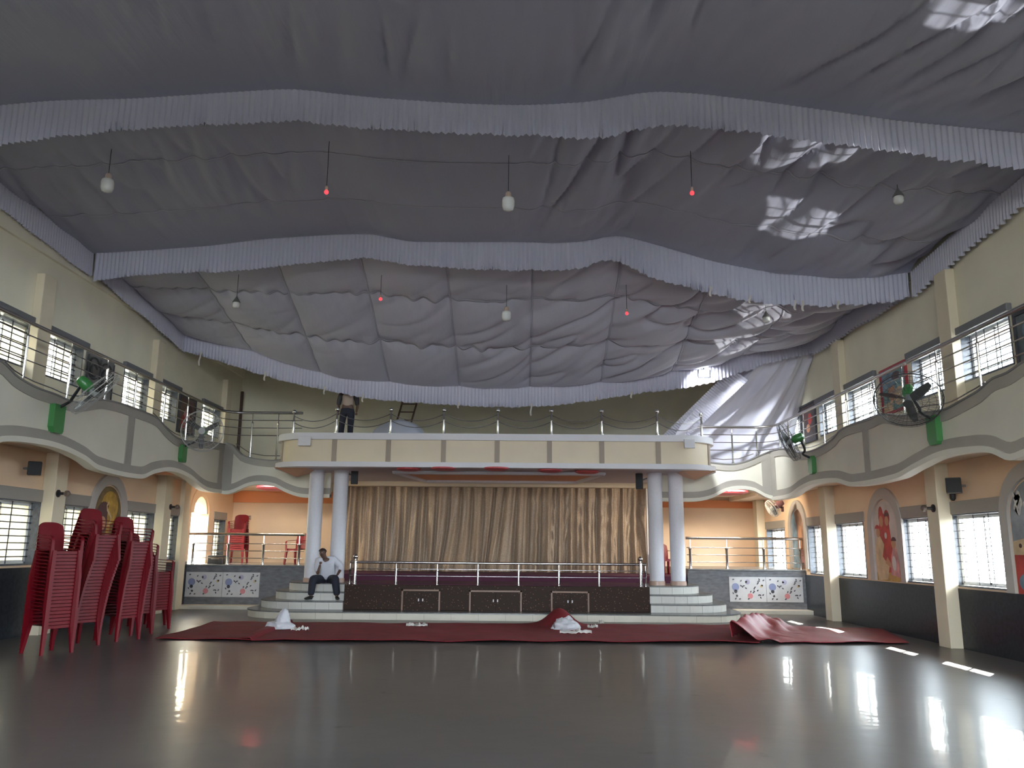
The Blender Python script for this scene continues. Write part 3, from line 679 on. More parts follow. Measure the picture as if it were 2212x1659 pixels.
def plat_rail(px0, px1, posts, lab):
    y = 22.3; zt = 1.93; a, b = atY(px0, 1165, y).x, atY(px1, 1165, y).x
    r = empty('platform_railing', ((a+b)/2, y, 1.13), lab, 'railing')
    MB().tube([(a, y, zt), (b, y, zt)], .038, 12).build('top_rail', steel, r, smooth=True, sharp=50)
    for z in (1.30, 1.49, 1.68): MB().tube([(a+.02, y, z), (b, y, z)], .012, 8).build('bar', steel, r, smooth=True, sharp=50)
    for px in posts: mb = MB(); rail_post(mb, atY(px, 1200, y).x, y, 1.13, zt-1.13, .026); mb.build('post', steel, r, smooth=True, sharp=40)
plat_rail(1481, 1740, (1491, 1570, 1650, 1729), 'steel railing of four bars on the platform right of the stage')
plat_rail(408, 658, (416, 492, 568, 645), 'steel railing of four bars on the platform left of the stage')

# gallery railings
def gal_rail(name, path, ft, lab, posts, zt, dips):
    """path: list of plan points; ft(t) gives coping height there"""
    r = empty(name, (path[0][0], path[0][1], zt), lab, 'railing')
    MB().tube([(x, y, zt) for x, y in path], .034, 10).build('top_rail', steelr, r, smooth=True, sharp=50)
    for k in range(1, 4): MB().tube([(x, y, zt-.205*k) for x, y in path], .011, 6).build('bar', steelr, r, smooth=True, sharp=50)
    for (x, y, z0) in posts:
        mb = MB(); mb.lathe([(.04, 0), (.04, .02), (.022, .03), (.022, (zt-z0)*.75), (.03, (zt-z0)*.77), (.012, (zt-z0)*.8), (.012, zt-z0)], (x, y, z0), 8); mb.build('post', steel, r, smooth=True, sharp=40)
    for q in dips: MB().tube(q, .011, 6).build('dip_bar', steelr, r, smooth=True, sharp=50)
    return r
def corner_path(X, sgn, xend, y0=-3.5):
    p = [(X, y0+k*(21.0-y0)/20) for k in range(21)]
    for k in range(1, 7): a = PI/2*k/6; p.append((X+sgn*(.55-.55*math.cos(a)), 21.0+.6*math.sin(a)+.02))
    p.append((xend, 21.62)); return p
def side_posts(X, fn, ys): return [(X, y, fn(y)[0]) for y in ys]
def dip(X, fn, ya, yb_, lift=.06): return [(X, ya+(yb_-ya)*k/10, fn(ya+(yb_-ya)*k/10)[0]+lift+.04) for k in range(11)]
ZRL, ZRR = 5.14, 4.84
gal_rail('gallery_railing', corner_path(GL-.07, 1, -5.85), fLt, 'long steel gallery railing along the left-hand wall, curving round towards the canopy',
         side_posts(GL-.07, fLt, (1.5, 4, 6.5, 9.2, 10.6, 12.7, 14.0, 15.3, 16.5, 17.9, 19.2, 20.9))+[(x, 21.62, fLtB(x)[0]) for x in (-7.2, -6.5)], ZRL, [dip(GL-.07, fLt, 12.2, 14.9), dip(GL-.07, fLt, 17.4, 20.4)]+[[(x, 21.62, fLtB(x)[0]+.1) for x in (-7.6, -7.2, -6.8, -6.4)]])
gal_rail('gallery_railing', corner_path(GR+.07, -1, 4.75), fRt, 'long steel gallery railing along the right-hand wall, curving round towards the canopy',
         side_posts(GR+.07, fRt, (1.5, 4, 6.5, 8.6, 10.4, 11.7, 12.9, 14.1, 15.3, 16.6, 17.9, 19.2, 20.3, 21.0))+[(x, 21.62, fRtB(x)[0]) for x in (5.65, 6.3)], ZRR, [dip(GR+.07, fRt, 11.6, 14.0), dip(GR+.07, fRt, 17.0, 19.6)]+[[(x, 21.62, fRtB(x)[0]+.1) for x in (6.2, 5.8, 5.4, 5.1)]])

# unseen tube lamps added under the back galleries to brighten the peach walls
for x, z, wd, lab in ((5.6, 3.28, 90, 'added hidden tube lamp under the gallery right of the stage, behind the wavy front'), (-6.8, 3.3, 26, 'added hidden tube lamp under the gallery left of the stage, behind the wavy front')):
    t = empty('added_tube_lamp', (x, 21.83, z), lab, 'lamp')
    MB().bbox(x-.62, 21.8, z-.022, x+.62, 21.86, z, .004).build('batten', white, t)
    MB().tube([(x-.58, 21.84, z-.034), (x+.58, 21.84, z-.034)], .011, 8).build('tube', M('lit_tube', (1, 1, 1), .4, emit=(1, .84, .62, 6)), t)
    L_ = bpy.data.lights.new('added_tube_light', 'AREA'); L_.shape = 'RECTANGLE'; L_.size = 1.2; L_.size_y = .03; L_.energy = wd; L_.color = (1, .86, .66)
    lo_ = bpy.data.objects.new('added_tube_light', L_); COL.objects.link(lo_); lo_.location = (x, 21.88, z-.05); lo_.rotation_euler = (math.radians(62), 0, 0)

# ------------------------------------------------------------------ curtain
a, b = atY(748, 1045, 24.6).x, atY(1399, 1048, 24.6).x; zb_, ztp = .94, atY(1070, 1046, 24.6).z
P = []; n = 360
for i in range(n+1):
    u = i/n; x = a+(b-a)*u; col = []
    for j in range(33):
        v = j/32; z = ztp+(zb_-ztp)*v
        base = .06*math.sin(2*PI*(30*u+.8*math.sin(5*u)+.5*noise.noise((u*5, 3, 3))))+.04*math.sin(2*PI*(53*u+.35*v))+.26*noise.noise((u*14, v*1.5, 0))+.03*noise.noise((u*90, v*1.2, 3))
        shear = .22*math.exp(-((u-.36)/.16)**2)*v*v+(.28*math.exp(-((u-.53)/.05)**2))*v
        sw = 0
        if u > .6:     # swags gathered on the right half
            for c0, wd in ((.66, .05), (.76, .055), (.86, .05), (.955, .04)):
                t = (u-c0)/wd
                if abs(t) < 1: sw += .05*(1-t*t)*math.sin(2*PI*(v*4.5-2.4*t*t))*(0.3+.7*math.sin(PI*v))
        col.append((x-shear*(.6+.3*math.sin(40*u)), 24.66+1.5*base*(.45+.55*v)+sw*.6-.25*max(0, v-.9)*5*abs(noise.noise((u*20, 1, 1))), z-.05*(noise.noise((u*9, 7, 0))+.6)*(1-v)))
    P.append(col)
cu = MB().grid(P).build('stage_curtain', MATS['curtain'], smooth=True)
tag(cu, 'wide glittery gold curtain closing the back of the stage', 'curtain')

# ------------------------------------------------------------------ draped satin under the roof
def pts3(pl, Ya, Yb):
    out = []
    for px, py in pl:
        Y = Ya
        for _ in range(3): X = atY(px, py, Y).x; Y = Ya+(Yb-Ya)*(X-XL)/(XR-XL)
        p = atY(px, py, Y); out.append((p.x, p.y, p.z))
    return out
T1 = pts3([(0, 229), (124, 219), (298, 214), (497, 201), (636, 195), (746, 206), (895, 219), (1094, 228), (1251, 223), (1376, 204), (1427, 200), (1552, 209), (1753, 236), (1955, 264), (2212, 289)], 10.6, 10.4)
B1 = pts3([(0, 316), (149, 296), (348, 278), (497, 271), (636, 264), (746, 276), (895, 286), (1094, 294), (1301, 300), (1361, 287), (1422, 274), (1552, 282), (1753, 307), (1904, 327), (2212, 370)], 10.6, 10.4)
T2 = pts3([(179, 549), (298, 542), (443, 532), (597, 515), (796, 507), (895, 522), (1100, 523), (1200, 525), (1266, 520), (1326, 510), (1402, 525), (1552, 568), (1703, 593), (1854, 601), (1975, 588)], 15.8, 15.0)
B2 = pts3([(199, 609), (323, 594), (497, 587), (646, 572), (796, 559), (870, 572), (1100, 585), (1251, 581), (1321, 563), (1402, 598), (1527, 633), (1678, 659), (1904, 656), (1977, 638)], 15.8, 15.0)
T3 = pts3([(398, 722), (483, 739), (585, 769), (704, 807), (797, 820), (925, 831), (1100, 836), (1226, 830), (1362, 819), (1497, 792), (1633, 758), (1768, 726)], 20.4, 20.2)
B3 = pts3([(385, 756), (483, 784), (585, 816), (691, 841), (789, 860), (904, 871), (1100, 880), (1226, 873), (1362, 853), (1452, 842), (1529, 828), (1601, 805), (1669, 783), (1764, 762)], 20.4, 20.2)
XA, XB = XL+.12, XR-.12
def strip_fn(pl, dz_end=0):
    fn = interp([(p[0], p[1], p[2]) for p in pl])
    return fn
s1t, s1b, s2t, s2b, s3t, s3b = [strip_fn(q) for q in (T1, B1, T2, B2, T3, B3)]
def valance(name, top, bot, x0, x1, parent, pleat=.085, off=-.03, flare=.02):
    n = int((x1-x0)/pleat*6); P = []
    for i in range(n+1):
        x = x0+(x1-x0)*i/n; yt, zt = top(x); yb2, zb2 = bot(x); ph = 2*PI*(x+.03*noise.noise((x*.8, 0, 0)))/pleat; col = []
        zb2 += .012*math.sin(ph*.5)+.03*noise.noise((x*3, 5, 0))
        for j in range(6):
            v = j/5; amp = .012+flare*v
            col.append((x+.3*amp*math.sin(ph*2), yt+off+amp*math.sin(ph)+.03*v*noise.noise((x*2, v, 9)), zt+(zb2-zt)*v))
        P.append(col)
    return MB().grid(P).build(name, valm, parent, smooth=True)
def side_valance(name, q, parent, drop=.5):
    """q: list of 3D points of the top edge along a side wall"""
    P = []; L = [0]
    for u, v in zip(q, q[1:]): L.append(L[-1]+(Vector(v)-Vector(u)).length)
    fn = interp([(l, *p) for l, p in zip(L, q)]); n = int(L[-1]/.085*5)
    for i in range(n+1):
        l = L[-1]*i/n; x, y, z = fn(l); ph = 2*PI*l/.085; col = []
        for j in range(5): v = j/4; col.append((x+(.012+.02*v)*math.sin(ph), y, z-(drop+.02*math.sin(ph*.5)+.05*noise.noise((l, 2, 0)))*v))
        P.append(col)
    return MB().grid(P).build(name, valm, parent, smooth=True)
def sheet(name, near, far, xa, xb, nu, nv, ncol, nrow, sag, belly, label, wr, mat, vtape):
    """satin panel from strip `near` to strip `far`, pillowing between its seams; light seam tapes are parts"""
    def S(u, v, dz=0):
        x0_, y0_, z0_ = near(u); x1_, y1_, z1_ = far(u)
        x = x0_+(x1_-x0_)*v; y = y0_+(y1_-y0_)*v; z = z0_+(z1_-z0_)*v
        pu, pv = abs(math.sin(PI*u*ncol)), abs(math.sin(PI*v*nrow))
        z -= sag*(.35+.65*pu**.5)*(pv**.5) if not vtape else sag*(pu**.42)*(pv**.42)
        z -= belly*math.sin(PI*v)
        e = min(1, 12*v, 12*(1-v))
        return (x, y, z+e*wr(u, v, x, y, pu, pv)-dz)
    P = [[S(i/nu, j/nv) for j in range(nv+1)] for i in range(nu+1)]
    o = MB().grid(P).build(name, mat, smooth=True)
    tm = M('seam_tape', (.44, .44, .50), .5)
    for k in range(1, nrow):
        v = k/nrow; d = .012*min(1, nrow/3); lo = [S(i/nu, v-.004, .012) for i in range(nu+1)]; hi = [S(i/nu, v+.004, .012) for i in range(nu+1)]
        MB().ribbon(lo, hi, (0, 0, .006)).build('seam_tape', tm, o, smooth=True)
    if vtape:
        for k in range(1, ncol):
            u = k/ncol; lo = [S(u-.0012, j/nv, .01) for j in range(2, nv-1)]; hi = [S(u+.0012, j/nv, .01) for j in range(2, nv-1)]
            MB().ribbon(lo, hi, (0, 0, .006)).build('seam_tape', tm, o, smooth=True)
    return tag(o, label, 'fabric ceiling')
def edge(fn, x0, x1): return lambda u: (x0+(x1-x0)*u, *fn(x0+(x1-x0)*u))
def ridge(p): return (1-abs(noise.noise(p)))**6
def wr_a(u, v, x, y, pu, pv):      # long creases running towards the stage, deeper on the right
    k = max(0, noise.noise((x*.4, y*.35, 4))+.2)*(.6+1.2*max(0, u-.4))
    r = .30*k*(ridge((x*1.9+.25*y, y*.25, 1))-.3)+.09*k*noise.noise((x*6+.6*y, y*.5, 2))
    r += .42*max(0, u-.5)*(ridge((x*1.3+.55*y, y*.22-x*.15, 6))-.3)+.12*max(0, u-.5)*noise.noise((x*4+1.6*y, y*.4, 22))
    return r+.02*noise.noise((x*.9, y*.9, 15))
def wr_b(u, v, x, y, pu, pv):      # slanting creases fanning out of the seam corners, stronger right of the middle
    k = .25+1.5*max(0, min(1, (u-.42)*2.4))
    r = .13*k*(ridge((x*.9+1.25*y, y*.35-x*.3, 11))-.3)+.06*k*noise.noise((x*2.4+3.2*y, (y-x)*.5, 12))
    r += .16*max(0, .5-pv)*noise.noise((x*4, y*1.0, 17))*(1.4 if u < .5 else .6)
    return r+.015*noise.noise((x*2, y*2, 5))
X3A, X3B = max(XL+.2, T3[0][0]-.3), min(XR-.2, T3[-1][0]+.1)
near0 = lambda u: (XA+(XB-XA)*u, -3.4, 7.0+.5*math.sin(PI*u))
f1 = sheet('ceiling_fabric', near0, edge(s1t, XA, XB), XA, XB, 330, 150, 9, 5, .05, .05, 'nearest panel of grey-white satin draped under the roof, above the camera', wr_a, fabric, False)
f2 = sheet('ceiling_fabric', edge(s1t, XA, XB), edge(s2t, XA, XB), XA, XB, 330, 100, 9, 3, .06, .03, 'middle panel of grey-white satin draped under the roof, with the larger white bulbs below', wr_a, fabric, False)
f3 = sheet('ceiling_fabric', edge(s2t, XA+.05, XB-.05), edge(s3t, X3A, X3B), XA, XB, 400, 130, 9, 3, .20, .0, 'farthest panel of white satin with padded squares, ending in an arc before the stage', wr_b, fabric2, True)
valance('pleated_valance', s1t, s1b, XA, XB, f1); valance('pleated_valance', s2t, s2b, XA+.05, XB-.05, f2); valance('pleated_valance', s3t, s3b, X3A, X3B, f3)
def lerp_edge(a, b, n=6): return [tuple(a[k]+(b[k]-a[k])*t/n for k in range(3)) for t in range(n+1)]
def E3(fn, x): return (x, *fn(x))
side_valance('side_valance', lerp_edge((XA, -3.4, 7.0), E3(s1t, XA)), f1); side_valance('side_valance', lerp_edge((XB, -3.4, 7.0), E3(s1t, XB)), f1)
side_valance('side_valance', lerp_edge(E3(s1t, XA), E3(s2t, XA)), f2); side_valance('side_valance', lerp_edge(E3(s1t, XB), E3(s2t, XB)), f2)
x3a, x3b = X3A, X3B
side_valance('side_valance', lerp_edge(E3(s2t, XA+.05), E3(s3t, x3a)), f3, .45); side_valance('side_valance', lerp_edge(E3(s2t, XB-.05), E3(s3t, x3b)), f3, .45)
# tie ribbons hanging from the valances
rb = M('tie_ribbon', (.62, .56, .50), .7)
for fo, fb_, pl in ((f3, s3b, ((1147, 898), (700, 852), (990, 882), (1288, 866), (1364, 860), (571, 822), (783, 868), (430, 790))), (f2, s2b, ((1718, 670), (1735, 672), (1811, 668), (1535, 640), (1620, 655)))):
    for px, py in pl:
        yy = 20.2 if fo is f3 else 15.0; p = atY(px, py, yy); z1 = fb_(p.x)[1]+.08
        q = [(p.x+.015*math.sin(k*1.3), yy+.0, z1+(p.z-.0-z1)*k/5) for k in range(6)]
        mb = MB(); mb.ribbon([(x-.02, y, z) for x, y, z in q], [(x+.02, y, z) for x, y, z in q], (0, .004, 0)); mb.build('tie_ribbon', rb, fo)

# loose drape hanging down to the gallery on the right, with its own ruffled edge
A, B_ = Vector(atY(1578, 795, 20.5)), Vector(atY(1772, 735, 20.6)); Cc, D = Vector(atY(1425, 945, 23.2)), Vector(atY(1706, 925, 22.6)); D2 = Vector(atY(1702, 1075, 22.4)); C2 = Vector(atY(1430, 1075, 23.0))
P = []
for i in range(71):
    u = i/70; col = []
    for j in range(61):
        v = j/60
        t = A.lerp(B_, u); bt = (Cc.lerp(C2, .6)).lerp(D2, u)
        lf = A.lerp(Cc, v); rt = B_.lerp(D, min(1, v*1.4)).lerp(D2, max(0, (v-.7)/.3)) if v > .7 else B_.lerp(D, v/.7)
        p = t.lerp(bt, v); q = lf.lerp(rt, u); p = p.lerp(q, .6)
        s = .5*(ridge((u*3.2+v*.9, v*.5, 3))-.35)+.35*noise.noise((u*7+v*1.2, v*.9, 3))+.12*noise.noise((u*20+v*2, v*1.2, 8))
        p = p+Vector((.2*s, -.8*s*(1-.3*v)*min(1, 6*v+.2), -.06*math.sin(PI*u)*(1-v)))
        col.append(p)
    P.append(col)
dr = MB().grid(P).build('hanging_drape', M('lit_drape_satin', (.72, .71, .80), .5, sheen=.1, bump=(2.2, .4, (3.5, 1.4, 1))), smooth=True); tag(dr, 'loose white satin drape falling from the ceiling to the right gallery corner', 'drape')  # same satin made lighter, the flood lamp's light put into the colour
P = []
for i in range(241):
    v = i/240; p = A.lerp(Cc, v)+Vector((0, -.06, -.02)); d = (Cc-A).normalized(); nrm = Vector((.62, -.1, -.55)); ph = 2*PI*v*40; col = []
    for j in range(5): t = j/4; col.append(p+nrm*t*.62+Vector((0, -.05-.035*math.sin(ph)*(.4+t), .02*math.sin(ph)*t)))
    P.append(col)
MB().grid(P).build('ruffled_edge', valm, dr, smooth=True)

# ------------------------------------------------------------------ carpets and litter on the floor
def carpet(name, quad, nu, nv, hfn, mat, label):
    P = []
    for i in range(nu+1):
        u = i/nu; col = []
        for j in range(nv+1):
            v = j/nv; a = Vector(quad[0]).lerp(Vector(quad[1]), u); b = Vector(quad[3]).lerp(Vector(quad[2]), u); p = a.lerp(b, v)
            dx, dy, h = hfn(u, v, p); col.append((p.x+dx, p.y+dy, .006+max(0, h)))
        P.append(col)
    o = MB().grid(P).build(name, mat, smooth=True)
    mo = o.modifiers.new('thick', 'SOLIDIFY'); mo.thickness = .006; mo.offset = 1
    return tag(o, label, 'carpet')
z0 = lambda px, py: atZ(px, py, 0)
q1 = [z0(335, 1382), z0(560, 1386), z0(640, 1347), z0(462, 1345)]
q2 = [z0(520, 1387), z0(1640, 1392), z0(1640, 1354), z0(612, 1348)]
q3 = [z0(1590, 1391), z0(1965, 1393), z0(1905, 1362), z0(1610, 1353)]
carpet('red_carpet', q1, 60, 30, lambda u, v, p: (0, .05*noise.noise((p.x*2, 0, 0)), .025+.03*noise.noise((p.x*1.5, p.y*.8, 1))), redc, 'left end piece of red carpet lying under the edge of the long strip')
def h2(u, v, p):
    h = .03+.03*noise.noise((p.x*1.2+p.y*.6, p.y*.5, 3))
    d = ((p.x-.86)/.32)**2+((p.y-17.9)/.55)**2; h += .34*math.exp(-d)*(1 if d < 6 else 0)
    return (0, .06*noise.noise((p.x*1.3, v, 4)), h+(.05 if u < .02 else 0))
carpet('red_carpet', q2, 300, 40, h2, redc, 'long red carpet strip on the floor before the stage, with bags and rags on it')
def h3(u, v, p):
    h = .035+.03*noise.noise((p.x*1.6, p.y*.9, 5)); e = math.exp(-((u-.06-.10*v)/.05)**2)
    h += .34*e*(.55+.45*math.sin(3*v+.4))+.16*abs(noise.noise((p.x*2.6, p.y*1.6, 9)))*max(0, 1-u*2.2)+.16*math.exp(-((u-.24)/.06)**2-((v-.85)/.3)**2)
    return (-.25*e*(1-v), .08*noise.noise((p.x*1.7, v, 6)), h)
carpet('red_carpet', q3, 140, 50, h3, redg, 'crumpled shiny red carpet piece, folded up at one end, near the right windows')

def blob(name, c, s, seed, pull, mat, label, cat, n=40, m_=22, rough=.25):
    mb = MB(); P = []
    for i in range(n+1):
        a = 2*PI*i/n; col = []
        for j in range(m_+1):
            t = PI/2*j/m_; d = Vector((math.sin(t)*math.cos(a), math.sin(t)*math.sin(a), math.cos(t)))
            r = 1+rough*noise.noise(d*2.2+Vector((seed, 0, 0)))+rough*.7*abs(noise.noise(d*5+Vector((0, seed, 0))))
            for pd, pa, pw in pull: r += pa*max(0, d.dot(Vector(pd).normalized()))**pw
            col.append((c[0]+d.x*r*s[0], c[1]+d.y*r*s[1], c[2]+max(0, d.z*r*s[2])))
        P.append(col)
    return tag(mb.grid(P).build(name, mat, smooth=True, sharp=40), label, cat)
p = z0(606, 1363); blob('plastic_bag', (p.x, p.y, .045), (.19, .16, .16), 3, [((.12, 0, 1), 1.25, 10), ((-1, 0, .25), .7, 10), ((1, 0, .2), .4, 8)], bagm, 'peaked white plastic bag at the left end of the red carpet', 'bag')
p = z0(1223, 1364); blob('plastic_bag', (p.x, p.y, .045), (.26, .2, .22), 8, [], bagm, 'rounded stuffed white plastic bag beside a raised fold of red carpet', 'bag')
def rag(name, px0, px1, py, w_, seed, label):
    a, b = z0(px0, py), z0(px1, py); n = 26; lo, hi = [], []
    for i in range(n+1):
        u = i/n; x = a.x+(b.x-a.x)*u; y = a.y+.10*noise.noise((u*4, seed, 0)); ww = w_*(.25+.9*abs(noise.noise((u*3, seed, 5))))*math.sin(PI*min(1, max(0, u*1.05+.02)))**.5
        z = .075+.05*abs(noise.noise((u*6, seed, 2))); lo.append((x, y-ww, z-.03)); hi.append((x, y+ww, z+.035*noise.noise((u*9, seed, 7))))
    o = MB().ribbon(lo, hi, (0, 0, .02)).build(name, clothw, smooth=True, sharp=50); return tag(o, label, 'rag', 'white scraps on the red carpet')
rag('white_rag', 628, 668, 1367, .10, 1, 'crumpled white rag just right of the peaked plastic bag')
rag('white_rag', 877, 924, 1357, .10, 2, 'white rag with a thin tail at the middle of the red carpet')
rag('white_rag', 1209, 1278, 1373, .07, 3, 'long thin white scrap in front of the rounded plastic bag')
rag('white_rag', 1269, 1292, 1361, .08, 4, 'small white scrap just right of the rounded plastic bag')
rag('white_rag', 1292, 1305, 1351, .07, 5, 'tiny white scrap at the far edge of the red carpet')

# ------------------------------------------------------------------ red plastic chairs
def chair_proto():
    r = empty('plastic_chair', (0, 0, 0), 'x', 'chair')
    def seat():
        P = []
        for i in range(11):
            u = i/10*2-1; col = []
            for j in range(11):
                v = j/10; x = u*(.215-.03*v); y = -.21+.43*v
                col.append((x, y, .43-.018*(1-u*u)*math.sin(PI*v)-(.03*(1-v/.15)**2 if v < .15 else 0)-.01*v))
            P.append(col)
        mb = MB().grid(P); b = MB().grid([[(x, y, z-.014) for x, y, z in c] for c in P]); mb.add(b.v, b.f)
        mb.box(-.21, -.212, .372, .21, -.2, .415)
        return mb
    seat().build('seat', redpl, r, smooth=True, sharp=40)
    mb = MB(); lo = []; P = []
    for i in range(13):
        u = i/12*2-1; col = []
        for j in range(9):
            v = j/8; top = .86-.06*abs(u)**3.5; z = .41+(top-.41)*v; hw = .185+.02*math.sin(PI*v*.8)
            col.append((u*hw, .2+.10*v+.012*v*v-.05*(u*u)*(.3+.7*v), z))
        P.append(col)
    mb.grid(P); b = [[(x, y+.014, z) for x, y, z in c] for c in P]; mb.grid(b)
    mb.build('backrest', redpl, r, smooth=True, sharp=40)
    for sx in (-1, 1):
        for fr in (1, 0):
            mb = MB(); y0 = -.2 if fr else .2; y1 = -.235 if fr else .27; x0, x1 = sx*.2, sx*.235
            a, b_ = .028, .018
            for (xa, ya, za, wa), (xb, y_b, zb2, wb) in (((x0, y0, .43, .03), (x1, y1, 0, .02)),):
                mb.add([(xa-wa, ya-wa, za), (xa+wa, ya-wa, za), (xa+wa, ya+wa, za), (xa-wa, ya+wa, za), (xb-wb, y_b-wb, zb2), (xb+wb, y_b-wb, zb2), (xb+wb, y_b+wb, zb2), (xb-wb, y_b+wb, zb2)],
                       [(0, 1, 2, 3), (7, 6, 5, 4), (0, 4, 5, 1), (1, 5, 6, 2), (2, 6, 7, 3), (3, 7, 4, 0)])
            mb.build('leg', redpl, r)
        lo = [(sx*.225, -.21, .40), (sx*.24, -.215, .58), (sx*.245, -.16, .635), (sx*.24, .05, .645), (sx*.21, .235, .66)]
        hi = [(x+sx*.03, y, z+.005) for x, y, z in lo]
        fn = interp([(k, *q) for k, q in enumerate(lo)]); q = [fn(4*k/12) for k in range(13)]
        mb = MB(); mb.ribbon([(x-.022, y, z) for x, y, z in q], [(x+.022, y, z) for x, y, z in q], (0, .02, .012)); mb.build('armrest', redpl, r, smooth=True, sharp=40)
    return r
proto = chair_proto(); KIDS = [c for c in COL.objects if c.parent == proto]
first = [True]
def put_chair(x, y, z, rz, label, group=None, tilt=0):
    if first[0]: r = proto; first[0] = False
    else:
        r = proto.copy(); COL.objects.link(r)
        for k in KIDS: c = k.copy(); COL.objects.link(c); c.parent = r
    r.location = (x, y, z); r.rotation_euler = (tilt, 0, rz); r['label'] = label
    if group: r['group'] = group
    elif 'group' in r: del r['group']
    return r
ORD = 'topmost second third fourth fifth sixth seventh eighth ninth tenth eleventh twelfth thirteenth fourteenth fifteenth sixteenth seventeenth eighteenth nineteenth twentieth twenty-first twenty-second twenty-third twenty-fourth twenty-fifth twenty-sixth twenty-seventh'.split()
def stack(x, y, n, rz, where, group, z=0, lean=0.0, step=.052, ly=0.0):
    for k in range(n):
        o = n-1-k
        lab = 'red plastic chair, topmost of %s' % where if o == 0 else ('red plastic chair, lowest of %s' % where if k == 0 else 'red plastic chair, %s from the top of %s' % (ORD[o], where))
        t = k/max(1, n-1)
        put_chair(x+math.sin(rz)*0+lean*t*t, y+ly*t*t, z+step*k, rz, lab, group, tilt=0)
G = 'red chairs stacked along the left wall'
RZ = PI/2   # seats facing the hall
stack(-7.12, 12.8, 22, PI/2-.5, 'the nearest stack by the left wall', G)
stack(-7.2, 13.75, 27, PI/2-.45, 'the tallest stack by the left wall', G, lean=.2)
stack(-6.95, 14.65, 25, PI/2-.4, 'the third stack by the left wall', G, lean=.1)
stack(-7.15, 15.6, 20, PI/2-.4, 'the fourth stack by the left wall', G)
stack(-7.2, 16.5, 14, PI/2-.3, 'the fifth stack by the left wall', G)
stack(-7.6, 17.25, 7, PI/2-.3, 'the lowest, farthest stack by the left wall', G)
p = atY(510, 1219, 24.3); stack(p.x, 24.3, 11, 0.05, 'the platform stack by the peach wall', 'red chairs stacked on the left platform', z=1.13, step=.055)
p = atY(640, 1219, 23.4); put_chair(p.x, 23.4, 1.13, -.35, 'single red plastic armchair on the left platform beside the column')
p = atY(1440, 1240, 23.6); put_chair(p.x, 23.6, .93, .4, 'single red plastic armchair half hidden between the two right columns')

# ------------------------------------------------------------------ fans
def fan(name, mount, head, axis, r, wall_n, label, box=(.13, .2, .1), green=greenm, dark=False, spin=.5):
    """mount: point on the wall; head: centre of the guard; axis: direction of the air"""
    mount, head, axis = Vector(mount), Vector(head), Vector(axis).normalized(); wn = Vector(wall_n)
    root = empty(name, mount, label, 'fan')
    sx, sz, sd_ = box
    mb = MB(); t = wn.cross(Vector((0, 0, 1)))
    pr_ = [(-.8, -1), (.6, -1), (1, -.6), (1, 1), (-1, 1), (-1, -.8)]
    mb.prism([mount+t*sx*a+Vector((0, 0, sz*b)) for a, b in pr_], wn*sd_); mb.build('mounting_box', green, root)
    a = axis.orthogonal().normalized() if abs(axis.z) > .95 else axis.cross(Vector((0, 0, 1))).normalized(); b = a.cross(axis)
    back = head-axis*.26
    q = [mount+Vector((0, 0, sz*.8))+wn*sd_*.6, mount+Vector((0, 0, sz*1.25))+wn*sd_*2.4, back.lerp(mount, .35)-Vector((0, 0, .05)), back]
    fn = interp([(k, *v) for k, v in enumerate(q)]); MB().tube([fn(3*k/14) for k in range(15)], .026, 8).build('arm', black, root, smooth=True)
    Mx = Matrix((( a.x, b.x, axis.x, head.x), (a.y, b.y, axis.y, head.y), (a.z, b.z, axis.z, head.z), (0, 0, 0, 1)))
    mb = MB(); mb.T = Mx; mb.lathe([(.03, -.36), (.075, -.34), (.095, -.27), (.095, -.14), (.06, -.09)], (0, 0, 0), 16); mb.build('motor', green, root, smooth=True, sharp=45)
    mb = MB(); mb.T = Mx; mb.lathe([(.05, -.09), (.06, -.05), (.055, .04), (.03, .06)], (0, 0, 0), 16); mb.build('hub', M('fan_hub', (.3, .31, .3), .4), root, smooth=True, sharp=45)
    for k in range(3):
        mb = MB(); mb.T = Mx @ Matrix.Rotation(2*PI*k/3+spin, 4, 'Z')
        P = []
        for i in range(8):
            u = i/7; rr = .05+(r*.86-.05)*u; wd = .03+.05*math.sin(PI*min(1, u*.8+.12)); P.append([(rr, -wd*.55+.0, -.02-.03*(1-u)), (rr, 0, 0), (rr, wd, .02+.03*(1-u))])
        mb.grid(P); mb.grid([[(x, y, z-.006) for x, y, z in c] for c in P]); mb.build('blade', M('fan_blade', (.07, .07, .07), .4), root, smooth=True)
    mb = MB(); mb.T = Mx; nr = 20
    rings = [(r, 0, .009), (r*.97, .06, .004), (r*.8, .09, .003), (r*.6, .1, .003), (r*.4, .105, .003), (r*.97, -.08, .004), (r*.6, -.11, .003)]
    for rr, zz, th in rings: mb.tube([(rr*math.cos(2*PI*k/28), rr*math.sin(2*PI*k/28), zz) for k in range(28)], th, 5, closed=True)
    for k in range(nr*2):
        an = 2*PI*k/(nr*2); c_, s_ = math.cos(an), math.sin(an)
        mb.tube([(rr*c_, rr*s_, zz) for rr, zz in ((.07, .105), (r*.6, .1), (r*.97, .06), (r, 0))], .0022, 4, cap=False)
        if k % 2: mb.tube([(rr*c_, rr*s_, zz) for rr, zz in ((.08, -.12), (r*.6, -.11), (r*.97, -.08), (r, 0))], .0022, 4, cap=False)
    mb.lathe([(.075, .1), (.075, .112), (.02, .116)], (0, 0, 0), 14)
    mb.build('guard', M('guard_wire_dark', (.06, .06, .06), .5) if dark else M('guard_wire', (.42, .42, .40), .5), root)
    return root
mp = atX(116, 905, GL); fan('wall_fan', mp, atX(205, 850, GL+.75), (.62, .36, -.66), .46, (1, 0, 0), 'big wall fan on the left gallery front, nearest left, green motor seen from behind', (.16, .24, .1))
